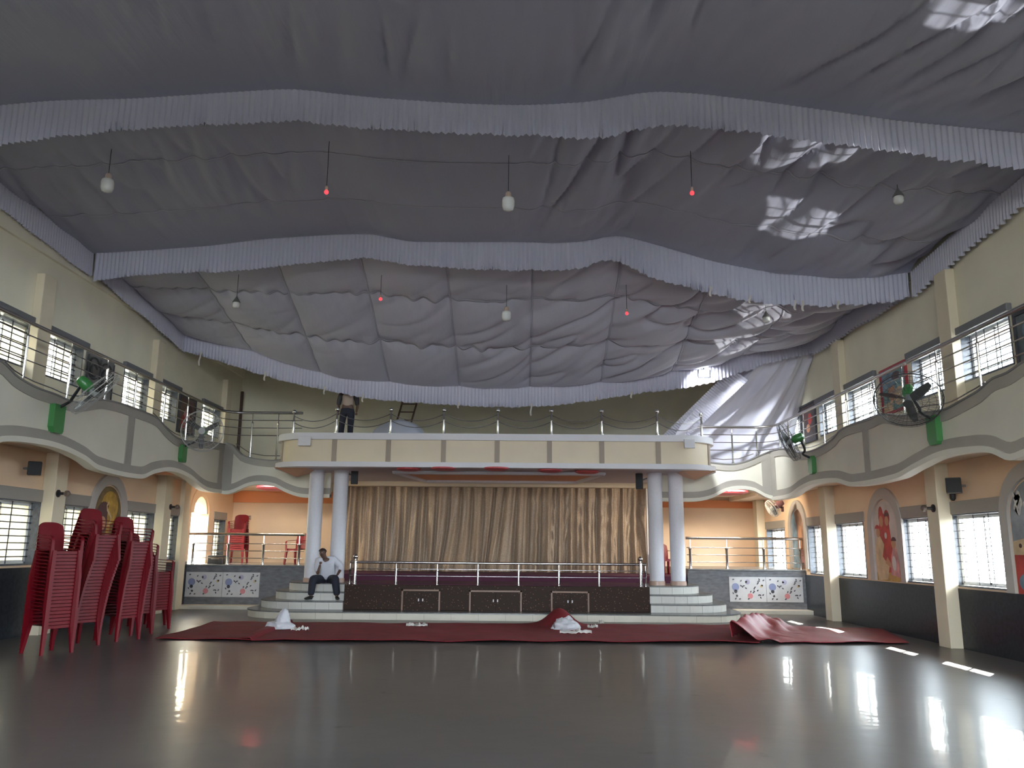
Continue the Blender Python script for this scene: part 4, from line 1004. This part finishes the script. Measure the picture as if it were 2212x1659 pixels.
mp = atX(390, 980, GL); fan('wall_fan', mp, atX(437, 931, GL+.55), (.25, -.95, -.12), .47, (1, 0, 0), 'big wall fan on the left gallery front facing the camera with a round wire guard')
mp = atX(2025, 930, GR); fan('wall_fan', mp, atX(1962, 864, GR-.55), (-.35, -.62, -.7), .5, (-1, 0, 0), 'big wall fan on the right gallery front, nearest right, dark blades before a window', (.15, .23, .1), dark=True, spin=.35)
mp = atX(1759, 1005, GR); fan('wall_fan', mp, atX(1703, 955, GR-.6), (-.8, .45, -.35), .45, (-1, 0, 0), 'big wall fan on the right gallery front, farther one near the canopy, turned away', dark=True)
mp = Vector((XR-.24, 23.2, atX(1690, 1095, XR).z)); fan('small_wall_fan', atY(1692, 1100, 22.6), atY(1668, 1098, 22.4), (-.85, -.05, -.5), .24, (-1, 0, 0), 'small wall fan under the right gallery above the platform railing', (.05, .07, .05), M('fan_maroon', (.25, .12, .12), .4))

# ------------------------------------------------------------------ pendant lamps
def pend(kind, px, py, Y, ytop_z, label):
    p = atY(px, py, Y); em = {'white': (.62, .62, .58), 'cone': (.2, .2, .2)}
    r = empty('pendant_lamp' if kind != 'red' else 'red_bulb', (p.x, Y, ytop_z), label, 'lamp')
    MB().tube([(p.x, Y, ytop_z), (p.x, Y, p.z+.1)], .005, 5).build('cord', black, r)
    if kind == 'white':
        MB().lathe([(.03, .19), (.045, .17), (.05, .1)], p, 14).build('socket', M('lamp_socket', (.55, .42, .33), .5), r, smooth=True, sharp=40)
        MB().lathe([(.05, .1), (.09, .085), (.098, .04), (.095, -.05), (.075, -.1), (.02, -.115)], p, 18).build('bulb', M('opal_bulb', (.74, .74, .70), .25), r, smooth=True, sharp=60)
    elif kind == 'cone':
        MB().lathe([(.012, .1), (.02, .08), (.085, -.03), (.08, -.035)], p, 14).build('shade', M('tin_shade', (.16, .16, .15), .4), r, smooth=True, sharp=40)
        MB().lathe([(.05, -.02), (.075, -.05), (.075, -.12), (.05, -.15)], p, 14).build('bulb', M('opal_bulb', (.74, .74, .70), .25), r, smooth=True, sharp=60)
    else:
        MB().lathe([(.012, .1), (.022, .08), (.022, .03)], p, 10).build('socket', M('lamp_socket', (.55, .42, .33), .5), r, smooth=True)
        MB().sphere(p, .034, 10, 8).build('bulb', M('glowing_red', (.5, .02, .02), .4, emit=(1, .03, .04, 2.2)), r, smooth=True)
def zt_(fn_near, fn_far, x, y):
    (ya, za), (yb_, zb2) = fn_near(x), fn_far(x); t = (y-ya)/(yb_-ya); return za+(zb2-za)*t-.05
for kind, px, py, Y, lab in (('white', 232, 400, 11.7, 'white opal bulb on a cord, leftmost of the near row of hanging lamps'), ('red', 705, 415, 11.7, 'small glowing red bulb, left one in the near row of hanging lamps'),
        ('white', 1098, 440, 11.7, 'white opal bulb with a tan socket at the middle of the near row'), ('red', 1495, 417, 11.7, 'small glowing red bulb, right one in the near row of hanging lamps'),
        ('cone', 1940, 420, 11.7, 'lamp with a small dark cone shade, rightmost of the near row')):
    x = atY(px, py, Y).x; pend(kind, px, py, Y, zt_(s1t, s2t, x, Y)-.06, lab)
for kind, px, py, Y, lab in (('cone', 511, 650, 16.4, 'lamp with a small dark cone shade, leftmost of the far row'), ('red', 822, 646, 16.4, 'tiny red bulb, left one in the far row of hanging lamps'),
        ('white', 1094, 682, 16.4, 'white opal bulb at the middle of the far row'), ('red', 1354, 677, 16.4, 'bright red bulb, right one in the far row of hanging lamps'),
        ('cone', 1655, 682, 16.4, 'lamp with a small dark cone shade, rightmost of the far row')):
    x = atY(px, py, Y).x; pend(kind, px, py, Y, zt_(s2t, s3t, x, Y)-.06, lab)

# LED flood lamp shining at the right end of the last valance
p = atY(1521, 806, 20.05)
fl = empty('flood_light', p, 'small glaring LED flood lamp at the right end of the farthest valance', 'lamp')
MB().bbox(p.x-.14, p.y, p.z-.1, p.x+.14, p.y+.08, p.z+.1, .01).build('housing', black, fl)
MB().box(p.x-.12, p.y-.008, p.z-.085, p.x+.12, p.y, p.z+.085).build('lens', M('flood_led', (1, 1, 1), .4, emit=(.85, .93, 1, 14)), fl)
MB().tube([(p.x, p.y+.05, p.z+.1), (p.x, p.y+.05, p.z+.55)], .012, 6).build('bracket', black, fl)
fl_l = bpy.data.lights.new('flood_beam', 'SPOT'); fl_l.energy = 520; fl_l.spot_size = math.radians(110); fl_l.spot_blend = .8; fl_l.shadow_soft_size = .12; fl_l.color = (.88, .94, 1)
flo = bpy.data.objects.new('flood_beam', fl_l); COL.objects.link(flo); flo.location = (p.x-.1, p.y-.3, p.z-.05); flo.rotation_euler = Vector((.30, .85, -.6)).to_track_quat('-Z', 'Y').to_euler()

# ------------------------------------------------------------------ murals, posters, signs
def arch_pts(y0, y1, z0, zs, za, X, n=20):
    yc = (y0+y1)/2; r = (y1-y0)/2
    return [(X, y0, z0)]+[(X, yc-r*math.cos(PI*k/n), zs+(za-zs)*math.sin(PI*k/n)) for k in range(n+1)]+[(X, y1, z0)]
def mural(X, s, y0, y1, z0, zs, za, base, shapes, label, mats):
    """arched painting with a moulding; shapes: (material index, [(u, v) outline]) in unit panel coordinates"""
    r = empty('arched_mural', (X, (y0+y1)/2, z0), label, 'mural')
    MB().prism(arch_pts(y0, y1, z0, zs, za, X+s*.01), (-s*.01, 0, 0)).build('painting', base, r)
    mb = MB()
    for layer, (mi, ol) in enumerate(shapes):
        mb.cur = mi; d = .011+.0006*layer
        mb.prism([(X+s*d, y0+(y1-y0)*u, z0+(za-z0)*v) for u, v in ol], (s*.001, 0, 0))
    if shapes: mb.build('painted_figures', mats, r)
    a = arch_pts(y0-.03, y1+.03, z0, zs, za+.03, X); b = arch_pts(y0-.24, y1+.24, z0, zs, za+.26, X)
    MB().ribbon(a, b, (s*.05, 0, 0)).build('arch_moulding', M('moulding_grey', (.50, .46, .42), .5), r, smooth=True, sharp=40)
    return r
def ell(cu, cv, ru, rv, n=18, a0=0, a1=2*PI): return [(cu+ru*math.cos(a0+(a1-a0)*k/n), cv+rv*math.sin(a0+(a1-a0)*k/n)) for k in range(n if a1-a0 > 6.2 else n+1)]
pm = [M('mural_red', (.48, .06, .05), .6, var=(4, .3)), M('mural_cream', (.68, .50, .30), .6, var=(4, .25)), M('mural_skin', (.55, .28, .16), .6), M('mural_pale', (.70, .66, .60), .6), M('mural_dark', (.10, .05, .05), .6), M('mural_gold', (.48, .28, .05), .5, var=(6, .4)), M('mural_blue', (.20, .30, .38), .6, var=(5, .3)), M('mural_pink', (.62, .30, .28), .6, var=(5, .3))]
# in wall coordinates u grows away from the camera
mural(XR, -1, 16.65, 17.78, 1.02, 2.1, 2.66, M('mural_ground', (.66, .58, .52), .6, var=(3, .12)), [
    (5, [(.0, 0), (1, 0), (1, .1), (0, .14)]), (0, [(.3, .1), (.8, .12), (.86, .4), (.8, .62), (.7, .8), (.55, .84), (.35, .7), (.28, .4)]), (0, ell(.66, .8, .1, .13)), (2, ell(.66, .74, .08, .07)),
    (0, ell(.42, .78, .11, .1)), (2, ell(.43, .74, .08, .06)), (4, ell(.42, .8, .1, .05, 12, 0, PI)), (1, [(.95, .0), (.55, .02), (.45, .18), (.7, .3), (.6, .45), (.75, .56), (.92, .52), (1, .3)]), (2, ell(.82, .6, .08, .06)), (0, ell(.84, .65, .1, .05, 12, 0, PI)),
    (7, [(.05, .05), (.4, .08), (.34, .3), (.24, .44), (.12, .4), (.04, .2)]), (2, ell(.22, .46, .09, .06)), (4, ell(.2, .49, .1, .05, 12, 0, PI)), (2, [(.5, .3), (.6, .22), (.36, .16), (.34, .2)]), (3, ell(.5, .56, .05, .04)), (3, ell(.24, .22, .08, .09))],
    'arched mural of people in red and cream dress on the lower right wall', pm)
mural(XR, -1, 22.1, 23.1, 1.15, 2.2, 2.72, M('mural_brown', (.34, .20, .14), .6, var=(4, .3)), [(6, [(.55, 0), (1, 0), (1, .95), (.8, .98), (.6, .7)]), (2, [(.2, .3), (.5, .32), (.52, .6), (.4, .74), (.25, .7)]), (6, ell(.5, .12, .25, .1)), (7, [(.15, .1), (.42, .1), (.4, .3), (.2, .34)])],
    'arched mural in brown and blue at the far end of the lower right wall', pm)
def stroke(pts, wd):
    lo, hi = [], []
    for i, p in enumerate(pts):
        a = Vector(pts[max(0, i-1)]); b = Vector(pts[min(len(pts)-1, i+1)]); d = (b-a).normalized(); n_ = Vector((-d.y, d.x))*wd; lo.append((p[0]+n_.x, p[1]+n_.y)); hi.append((p[0]-n_.x, p[1]-n_.y))
    return lo+hi[::-1]
scr = [(3, stroke([(.9-.02*k, .74+.05*math.sin(k*1.1+q)+.055*q) for k in range(9)], .016)) for q in range(3)]+[(3, stroke([(.7-.02*k, .72+.06*math.cos(k*1.2+q)+.05*q) for k in range(8)], .014)) for q in range(3)]+[(0, stroke([(.62+.08*math.cos(.7*k), .68+.06*math.sin(.7*k)) for k in range(8)], .012))]
mural(XR, -1, 11.55, 12.82, 1.0, 2.15, 2.7, M('mural_slate', (.30, .32, .34), .6, var=(4, .25)), [(0, [(0, 0), (1, 0), (1, .34), (.5, .42), (0, .35)]), (1, [(.1, .34), (1, .34), (1, .46), (.6, .5), (.2, .44)]), (6, ell(.8, .1, .16, .08)), (4, ell(.86, .42, .03, .02))]+scr,
    'arched mural with white brush lettering at the right edge of the hall', pm)
mural(XL, 1, 17.12, 18.3, 1.2, 2.25, 2.86, M('mural_dusk', (.20, .13, .05), .55, var=(4, .4)), [(5, ell(.55, .72, .32, .22)), (4, ell(.35, .6, .26, .2)), (5, [(.5, .4), (.6, .4), (.66, .66), (.56, .84), (.5, .7)]), (1, stroke([(.55+.1*math.sin(k), .5+.05*k) for k in range(7)], .02)), (2, ell(.34, .52, .12, .09)), (5, [(.1, .1), (.9, .1), (.8, .34), (.3, .36)]), (7, ell(.55, .3, .12, .1)), (0, ell(.5, .2, .2, .08))],
    'arched mural in dark gold on the left wall behind the chair stacks', pm)

def poster(X, s, y0, y1, z0, z1, basem, shapes, label, framem):
    r = empty('framed_poster', (X, (y0+y1)/2, z0), label, 'poster')
    MB().box(X, y0, z0, X+s*.02, y1, z1).build('print', basem, r)
    mb = MB()
    for layer, (mi, ol) in enumerate(shapes):
        mb.cur = mi; mb.prism([(X+s*(.0205+.0005*layer), y0+(y1-y0)*u, z0+(z1-z0)*v) for u, v in ol], (s*.0008, 0, 0))
    mb.build('printed_shapes', pm, r)
    mb = MB(); t = .05
    for q in ((y0-t, z0-t, y1+t, z0), (y0-t, z1, y1+t, z1+t), (y0-t, z0, y0, z1), (y1, z0, y1+t, z1)): mb.box(X, q[0], q[1], X+s*.05, q[2], q[3])
    mb.build('frame', framem, r); return r
redf, darkf = M('red_frame', (.42, .04, .05), .5), M('dark_frame', (.05, .05, .06), .5)
poster(XR, -1, 15.75, 16.8, 4.42, 5.28, M('poster_teal', (.16, .28, .28), .5, var=(4, .35)), [(1, ell(.3, .3, .25, .22)), (2, ell(.62, .5, .14, .3)), (6, [(.5, .6), (1, .55), (1, 1), (.4, 1)]), (4, ell(.4, .8, .18, .1)), (1, [(.6, 0), (1, 0), (1, .2), (.6, .25)])], 'red-framed poster in teal tones between windows of the right gallery', redf)
poster(XR, -1, 20.75, 21.75, 4.45, 5.38, M('poster_dark', (.07, .05, .05), .5, var=(5, .4)), [(0, ell(.4, .6, .15, .16)), (2, ell(.55, .35, .14, .12)), (4, ell(.7, .7, .2, .15))], 'dark poster with reddish figures at the far end of the right gallery', darkf)
poster(XR, -1, 10.9, 12.1, 4.3, 5.15, M('poster_slate', (.13, .15, .16), .5, var=(5, .35)), [(1, ell(.6, .25, .2, .14)), (6, ell(.7, .7, .2, .2))], 'dark slate poster at the right edge of the right gallery', darkf)
poster(XL, 1, 20.85, 21.85, 4.55, 5.45, M('poster_umber', (.13, .07, .06), .5, var=(5, .35)), [(7, ell(.5, .45, .2, .25)), (0, ell(.3, .3, .12, .2)), (4, ell(.7, .7, .16, .14))], 'dark poster with reddish figures behind the round fan on the left gallery', darkf)
# scrolled grille panel on the left gallery
r = empty('scroll_panel', (XL, 16.7, 4.7), 'dark panel with curled ironwork behind the nearest left fan', 'panel')
MB().box(XL, 16.15, 4.62, XL+.025, 17.3, 5.5).build('backing', M('panel_grey', (.22, .21, .2), .5), r)
mb = MB()
for yc_, zc_, rr in ((16.45, 5.2, .22), (16.95, 5.15, .25), (16.95, 5.12, .15), (16.45, 5.16, .12)):
    mb.tube([(XL+.05, yc_+rr*math.cos(.3+5*k/18), zc_+rr*math.sin(.3+5*k/18)) for k in range(19)], .02, 6)
for y in (16.2, 16.7, 17.25): mb.tube([(XL+.05, y, 4.62), (XL+.05, y, 5.45)], .016, 6)
mb.build('ironwork', bars, r)
# small two-line notice on the peach wall (its writing cannot be read in the photograph)
p = atY(528, 1118, 25.4); r = empty('wall_notice', (p.x, yb(p.x), p.z), 'tiny grey notice on the peach wall above the stacked chairs', 'sign')
MB().box(p.x-.17, yb(p.x)-.03, p.z-.07, p.x+.17, yb(p.x)-.01, p.z+.07).build('plate', M('notice_plate', (.5, .38, .28), .5), r)
mb = MB(); mb.box(p.x-.15, yb(p.x)-.033, p.z+.015, p.x+.15, yb(p.x)-.03, p.z+.05); mb.box(p.x-.15, yb(p.x)-.033, p.z-.05, p.x+.15, yb(p.x)-.03, p.z-.015); mb.build('lettering', M('notice_ink', (.2, .16, .14), .6), r)

# ------------------------------------------------------------------ speakers and wall fittings
def speaker(c, s, d, label, tiltz=0):
    c = Vector(c); r = empty('loudspeaker', c, label, 'speaker')
    mb = MB(); mb.T = Matrix.Translation(c) @ Matrix.Rotation(tiltz, 4, 'Z'); mb.bbox(-s[0], -s[1], -s[2], s[0], s[1], s[2], .015); mb.build('cabinet', black, r, smooth=True, sharp=40)
    mb = MB(); mb.T = Matrix.Translation(c) @ Matrix.Rotation(tiltz, 4, 'Z'); mb.box(-s[0]*.85, -s[1]-.012, -s[2]*.9, s[0]*.85, -s[1], s[2]*.9); mb.build('grille', M('speaker_grille', (.03, .032, .034), .7, bump=(90, .4)), r)
    mb = MB(); mb.tube([c+Vector(d)*.0, c+Vector(d)], .02, 6); mb.build('bracket', M('bracket_grey', (.2, .2, .2), .4), r)
p = atY(766, 1029, 21.2); speaker(p, (.09, .1, .2), (-.25, 0, .1), 'tall black loudspeaker hung beside the inner left column, at the stage curtain', .2)
p = atY(1381, 1040, 21.2); speaker(p, (.09, .1, .2), (.25, 0, .1), 'tall black loudspeaker hung beside the inner right column, at the stage curtain', -.2)
p = atX(75, 1012, XL+.2); speaker(p, (.11, .1, .12), (-.2, 0, 0), 'small black loudspeaker on the left wall above a window', .5)
p = atX(2060, 1049, XR-.2); speaker(p, (.12, .1, .13), (.2, 0, 0), 'small black loudspeaker on the right wall above a window', -.5)
q = empty('speaker_socket', atX(2058, 1072, XR-.05), 'dark fitting hanging just under the right wall loudspeaker', 'fitting'); c = Vector(q.location); MB().lathe([(.03, .1), (.05, .06), (.05, -.04), (.02, -.08)], c, 10).build('knob', black, q, smooth=True)
for px, py, X, s, dy, lab in ((125, 1066, XL+.24, 1, 15.4, 'small dark curtain-rod bracket on the pilaster by the tall chair stacks'), (368, 1095, XL+.24, 1, 20.2, 'small dark curtain-rod bracket on the far left pilaster'), (2017, 1098, XR-.24, -1, 0, 'small dark bracket on the right pilaster between two windows')):
    p = atX(px, py, X); r = empty('wall_bracket', p, lab, 'bracket')
    MB().lathe([(.07, 0), (.07, s*.02), (.03, s*.03), (.025, s*.12)], p, 12, 'X').build('flange', black, r, smooth=True, sharp=40)
    MB().lathe([(.025, s*.12), (.055, s*.15), (.055, s*.2), (.02, s*.23)], p, 12, 'X').build('knob', M('bracket_bronze', (.14, .1, .08), .4), r, smooth=True, sharp=40)
p = atY(471, 1219, 22.9); r = empty('black_case', (p.x, 22.9, 1.13), 'black amplifier case on the left platform beside the red chair stack', 'case')
MB().bbox(p.x-.22, 22.65, 1.13, p.x+.22, 23.1, 1.36, .02).build('body', black, r); MB().tube([(p.x-.1, 22.64, 1.27), (p.x-.1, 22.61, 1.27), (p.x+.12, 22.61, 1.27), (p.x+.12, 22.64, 1.27)], .01, 6).build('handle', steelr, r)
# dark pipe at the far left corner of the gallery
p = atY(497, 900, 25.3); MB_ = MB().tube([(XL+.12, 25.2, 3.46), (XL+.12, 25.2, 6.4)], .05, 10); tag(MB_.build('drain_pipe', M('pipe_brown', (.10, .06, .05), .5), smooth=True), 'dark brown pipe running up the back left corner of the gallery', 'pipe')

# ladder, cloth heap on the canopy
zf = zc1-.2
r = empty('ladder', (atY(858, 930, 22.6).x, 22.6, zf), 'brown wooden ladder leaning up behind the hanging satin, over the canopy', 'ladder')
a0, a1 = atY(835, 935, 22.6), atY(853, 868, 23.2); dx = (a1-a0); k = (6.3-zf)/max(.2, a1.z-a0.z)
def ladp(t, side): x = atY(843, 905, 22.8).x+.42*side+t*.38; return Vector((x, 22.5+t*1.1, zf+t*2.3))
for sd2 in (0, 1): MB().tube([ladp(0, sd2), ladp(1, sd2)], .03, 6).build('rail', woodl, r)
for k in range(1, 9): MB().tube([ladp(k/9, 0), ladp(k/9, 1)], .018, 6).build('rung', woodl, r)
p = atY(868, 936, 21.6); heap = blob('cloth_heap', (p.x, 21.6, zf), (.85, .6, .40), 5, [((-.1, 0, 1), .95, 5)], M('heap_satin', (.62, .64, .74), .6, bump=(6, .4)), 'pile of pale bluish cloth lying on the canopy under the ladder', 'cloth', rough=.18)

# ------------------------------------------------------------------ people
def skin_part(chains, sub=2):
    """chains: list of lists of (point, radius); the first chain roots the figure; later chains may start at an index tuple ('j', chain, vertex)"""
    vs, es, rs = [], [], []; idx = {}
    for ci, ch in enumerate(chains):
        prev = None
        for vi, it in enumerate(ch):
            if it[0] == 'j': k = idx[(it[1], it[2])]
            else: vs.append(Vector(it[0])); rs.append(it[1] if isinstance(it[1], tuple) else (it[1], it[1])); k = len(vs)-1
            idx[(ci, vi)] = k
            if prev is not None: es.append((prev, k))
            prev = k
    me = bpy.data.meshes.new('tmp'); me.from_pydata(vs, es, []); o = bpy.data.objects.new('tmp', me); COL.objects.link(o)
    sk = o.modifiers.new('s', 'SKIN'); sk.use_smooth_shade = True; o.modifiers.new('d', 'SUBSURF').levels = sub
    for k, d_ in enumerate(me.skin_vertices[0].data): d_.radius = rs[k]; d_.use_root = (k == 0)
    dg = bpy.context.evaluated_depsgraph_get(); ev = o.evaluated_get(dg); m2 = ev.to_mesh()
    V = [v.co.copy() for v in m2.vertices]; Fc = [tuple(p.vertices) for p in m2.polygons]; ev.to_mesh_clear()
    bpy.data.objects.remove(o); bpy.data.meshes.remove(me); return V, Fc
def skin_obj(name, groups, mat, parent, extra=None):
    mb = MB()
    for g in groups: V, Fc = skin_part(g); mb.add(V, Fc)
    if extra: extra(mb)
    return mb.build(name, mat, parent, smooth=True)
def hand(wrist, d, up_, size=1.0, curl=.5):
    """palm plus five bent fingers; d: pointing direction, up_: back of hand"""
    d = Vector(d).normalized(); up_ = Vector(up_); up_ = (up_-d*up_.dot(d)).normalized(); s = d.cross(up_); w0 = Vector(wrist); S = size; out = []
    out.append([(w0, .026*S), (w0+d*.035*S, (.034*S, .02*S)), (w0+d*.08*S, (.038*S, .018*S))])
    for k, ln in enumerate((.068, .078, .073, .058)):
        b = w0+d*.075*S+s*(k-1.5)*.021*S; c1 = math.cos(curl), math.sin(curl); c2 = math.cos(curl*2), math.sin(curl*2)
        p1 = b+(d*c1[0]-up_*c1[1])*ln*.5*S; p2 = p1+(d*c2[0]-up_*c2[1])*ln*.5*S
        out.append([(b-d*.03*S, .010*S), (b, .0105*S), (p1, .0095*S), (p2, .008*S)])
    b = w0+d*.03*S-s*.03*S; p1 = b+(d*.6-s*.7).normalized()*.035*S; p2 = p1+(d*.9-s*.3-up_*.3).normalized()*.03*S
    out.append([(w0+d*.02*S, .013*S), (b, .013*S), (p1, .011*S), (p2, .009*S)])
    return out
def head_extra(c, f_, upv, r):
    """nose, ears and brow modelled on the head"""
    f_ = Vector(f_).normalized(); upv = Vector(upv).normalized(); s = f_.cross(upv).normalized()
    def ex(mb):
        mb.tube([c+f_*r*.92+upv*r*.12, c+f_*r*1.12-upv*r*.18, c+f_*r*.9-upv*r*.26], [r*.1, r*.17, r*.08], 8)
        for q in (-1, 1): mb.sphere(c+s*q*r*.86-f_*r*.05-upv*r*.02, r*.26, 8, 6, (.45, .7, 1))
        mb.tube([c+f_*r*.86-s*r*.28-upv*r*.5, c+f_*r*.95-upv*r*.52, c+f_*r*.86+s*r*.28-upv*r*.5], [r*.05, r*.09, r*.05], 6)
    return ex
def face(c, f_, upv, r, parent):
    f_ = Vector(f_).normalized(); upv = Vector(upv).normalized(); s = f_.cross(upv).normalized()
    for q in (-1, 1): MB().sphere(c+f_*r*.84+s*q*r*.36+upv*r*.08, r*.11, 8, 6).build('eye', M('eye_white', (.6, .58, .55), .3), parent, smooth=True)
    mb = MB(); P = []
    for i in range(25):
        a = 2*PI*i/24; col = []
        for j in range(9):
            fa = math.cos(a); lim = 1.05+.62*max(0, -fa)+.15*abs(math.sin(a)); t = lim*j/8; dd = upv*math.cos(t)+(f_*math.cos(a)+s*math.sin(a))*math.sin(t)
            col.append(c+upv*r*.12+Vector((dd))*r*1.12*(1+.03*noise.noise(dd*6)))
        P.append(col)
    mb.grid(P).build('hair', hairm, parent, smooth=True)

Q = lambda px, py, Y: atY(px, py, Y)
pr = empty('person', (Q(700, 1265, 20.5).x, 20.5, .75), 'man in a white shirt and dark trousers sitting on the steps, chin on his hand', 'person')
hip, waist, chest, neck = Q(706, 1251, 20.62), Q(706, 1240, 20.55), Q(704, 1217, 20.4), Q(702, 1206, 20.33)
hc = Q(697, 1194, 20.24); hf = Vector((-.35, -1, -.18)); hu = Vector((-.16, -.12, 1))
shR, elR, wrR = Q(686, 1212, 20.35), Q(686, 1240, 20.06), Q(692, 1219, 20.03)
shL, elL, wrL = Q(721, 1208, 20.4), Q(738, 1226, 20.5), Q(728, 1243, 20.25)
hpR, knR, anR = Q(698, 1253, 20.55), Q(676, 1250, 20.08), Q(671, 1290, 19.98)
hpL, knL, anL = Q(714, 1253, 20.55), Q(724, 1250, 20.08), Q(728, 1290, 19.98)
R_ = .098
body = [[(hip, (.15, .11)), (waist, (.135, .1)), (chest, (.15, .105)), (neck-Vector((0, 0, .01)), .055), (hc-hu*.055, (.068, .078)), (hc+hu*.03, (.084, .098)), (hc+hu*.09, (.06, .07))],
        [('j', 0, 2), (shR, .055), (elR, .042), (wrR, .028)], [('j', 0, 2), (shL, .055), (elL, .042), (wrL, .028)],
        [('j', 0, 0), (hpR, .085), (knR, .06), (anR, .042)], [('j', 0, 0), (hpL, .085), (knL, .06), (anL, .042)]]
bo = skin_obj('body', [body]+[hand(wrR, hc-hu*.08+hf.normalized()*.06-wrR, (-.6, -.6, .2), 1.05, .55)]+[hand(wrL, (-.35, -.5, -.15), (.2, -.2, 1), 1.05, .5)], skin, pr, head_extra(hc, hf, hu, R_))
face(hc, hf, hu, R_*.92, pr)
sl = shL.lerp(elL, .98)
skin_obj('shirt', [[[(hip+Vector((0, -.03, .03)), (.225, .17)), (waist+Vector((0, -.03, 0)), (.24, .18)), (waist.lerp(chest, .5), (.23, .165)), (chest, (.215, .14)), (neck-Vector((0, 0, .035)), (.10, .09))],
    [('j', 0, 3), (shR, .095), (shR.lerp(elR, .55), .085), (shR.lerp(elR, .9), .078)], [('j', 0, 3), (shL, .098), (shL.lerp(elL, .55), .088), (elL, .078), (elL.lerp(wrL, .45), .07)]]], shirtw, pr)
skin_obj('trousers', [[[(hip, (.18, .14)), (hip+Vector((0, 0, .07)), (.17, .13))], [('j', 0, 0), (hpR, .13), (hpR.lerp(knR, .5), .122), (knR, .105), (knR.lerp(anR, .5), .09), (anR+Vector((0, 0, .03)), .08)], [('j', 0, 0), (hpL, .13), (hpL.lerp(knL, .5), .122), (knL, .105), (knL.lerp(anL, .5), .09), (anL+Vector((0, 0, .03)), .08)]]], trous, pr)
for an, dd in ((anR, Vector((-.5, -.8, 0)).normalized()), (anL, Vector((.3, -.95, 0)).normalized())):
    b = Vector((an.x, an.y, .375+.035)); skin_obj('shoe', [[[(b-dd*.07, (.045, .04)), (b+dd*.03+Vector((0, 0, .015)), (.052, .045)), (b+dd*.12, (.056, .036)), (b+dd*.195, (.042, .026))], [('j', 0, 0), (b-dd*.05+Vector((0, 0, .06)), .04)]]], shoem, pr)

# worker standing on the canopy, head behind the satin
Yw = 20.75; zfl = zf
wx = Q(749, 920, Yw).x
ps = empty('person', (wx, Yw, zfl), 'worker in dark trousers and pale vest standing on the canopy, head hidden by the valance', 'person')
V = lambda dx, dy, z: Vector((wx+dx, Yw+dy, zfl+z))
bodyw = [[(V(0, 0, .93), (.14, .1)), (V(0, 0, 1.1), (.13, .09)), (V(.01, 0, 1.32), (.16, .1)), (V(.01, -.01, 1.47), .055), (V(.01, -.03, 1.56), (.068, .078)), (V(.01, -.03, 1.64), (.08, .095)), (V(.01, -.02, 1.72), (.055, .065))],
    [('j', 0, 2), (V(-.19, 0, 1.38), .055), (V(-.24, .02, 1.1), .042), (V(-.22, -.04, .86), .028)], [('j', 0, 2), (V(.2, 0, 1.38), .055), (V(.26, .03, 1.1), .042), (V(.24, -.03, .86), .028)],
    [('j', 0, 0), (V(-.1, 0, .88), .085), (V(-.13, -.02, .48), .06), (V(-.15, .01, .08), .042)], [('j', 0, 0), (V(.1, 0, .88), .085), (V(.1, -.02, .48), .06), (V(.09, .02, .08), .042)]]
skin_obj('body', [bodyw, hand(V(-.22, -.04, .86), (0, -.1, -1), (-1, 0, 0), 1, .35), hand(V(.24, -.03, .86), (0, -.1, -1), (1, 0, 0), 1, .35)], skin, ps, head_extra(V(.01, -.03, 1.62), (0, -1, 0), (0, 0, 1), R_))
face(V(.01, -.03, 1.62), Vector((0, -1, 0)), Vector((0, 0, 1)), R_*.92, ps)
skin_obj('vest', [[[(V(0, 0, .98), (.165, .12)), (V(0, 0, 1.15), (.16, .115)), (V(.01, 0, 1.34), (.19, .12)), (V(.01, 0, 1.43), (.09, .08))]]], M('khaki_vest', (.46, .36, .30), .7, bump=(9, .3)), ps)
for q in (-1, 1): skin_obj('sleeve', [[[(V(q*.16, 0, 1.38), .08), (V(q*.225, .01, 1.2), .068), (V(q*.245, .02, 1.04), .058)]]], M('dark_sleeve', (.05, .045, .05), .8), ps)
skin_obj('trousers', [[[(V(0, 0, .92), (.165, .12)), (V(0, 0, 1.02), (.15, .11))], [('j', 0, 0), (V(-.1, 0, .86), .105), (V(-.13, -.02, .48), .082), (V(-.15, .01, .1), .07)], [('j', 0, 0), (V(.1, 0, .86), .105), (V(.1, -.02, .48), .082), (V(.09, .02, .1), .07)]]], trous, ps)
for q in (-.15, .09): skin_obj('shoe', [[[(V(q, .06, .04), (.036, .034)), (V(q, -.05, .045), (.042, .036)), (V(q, -.17, .035), (.038, .022))]]], shoem, ps)
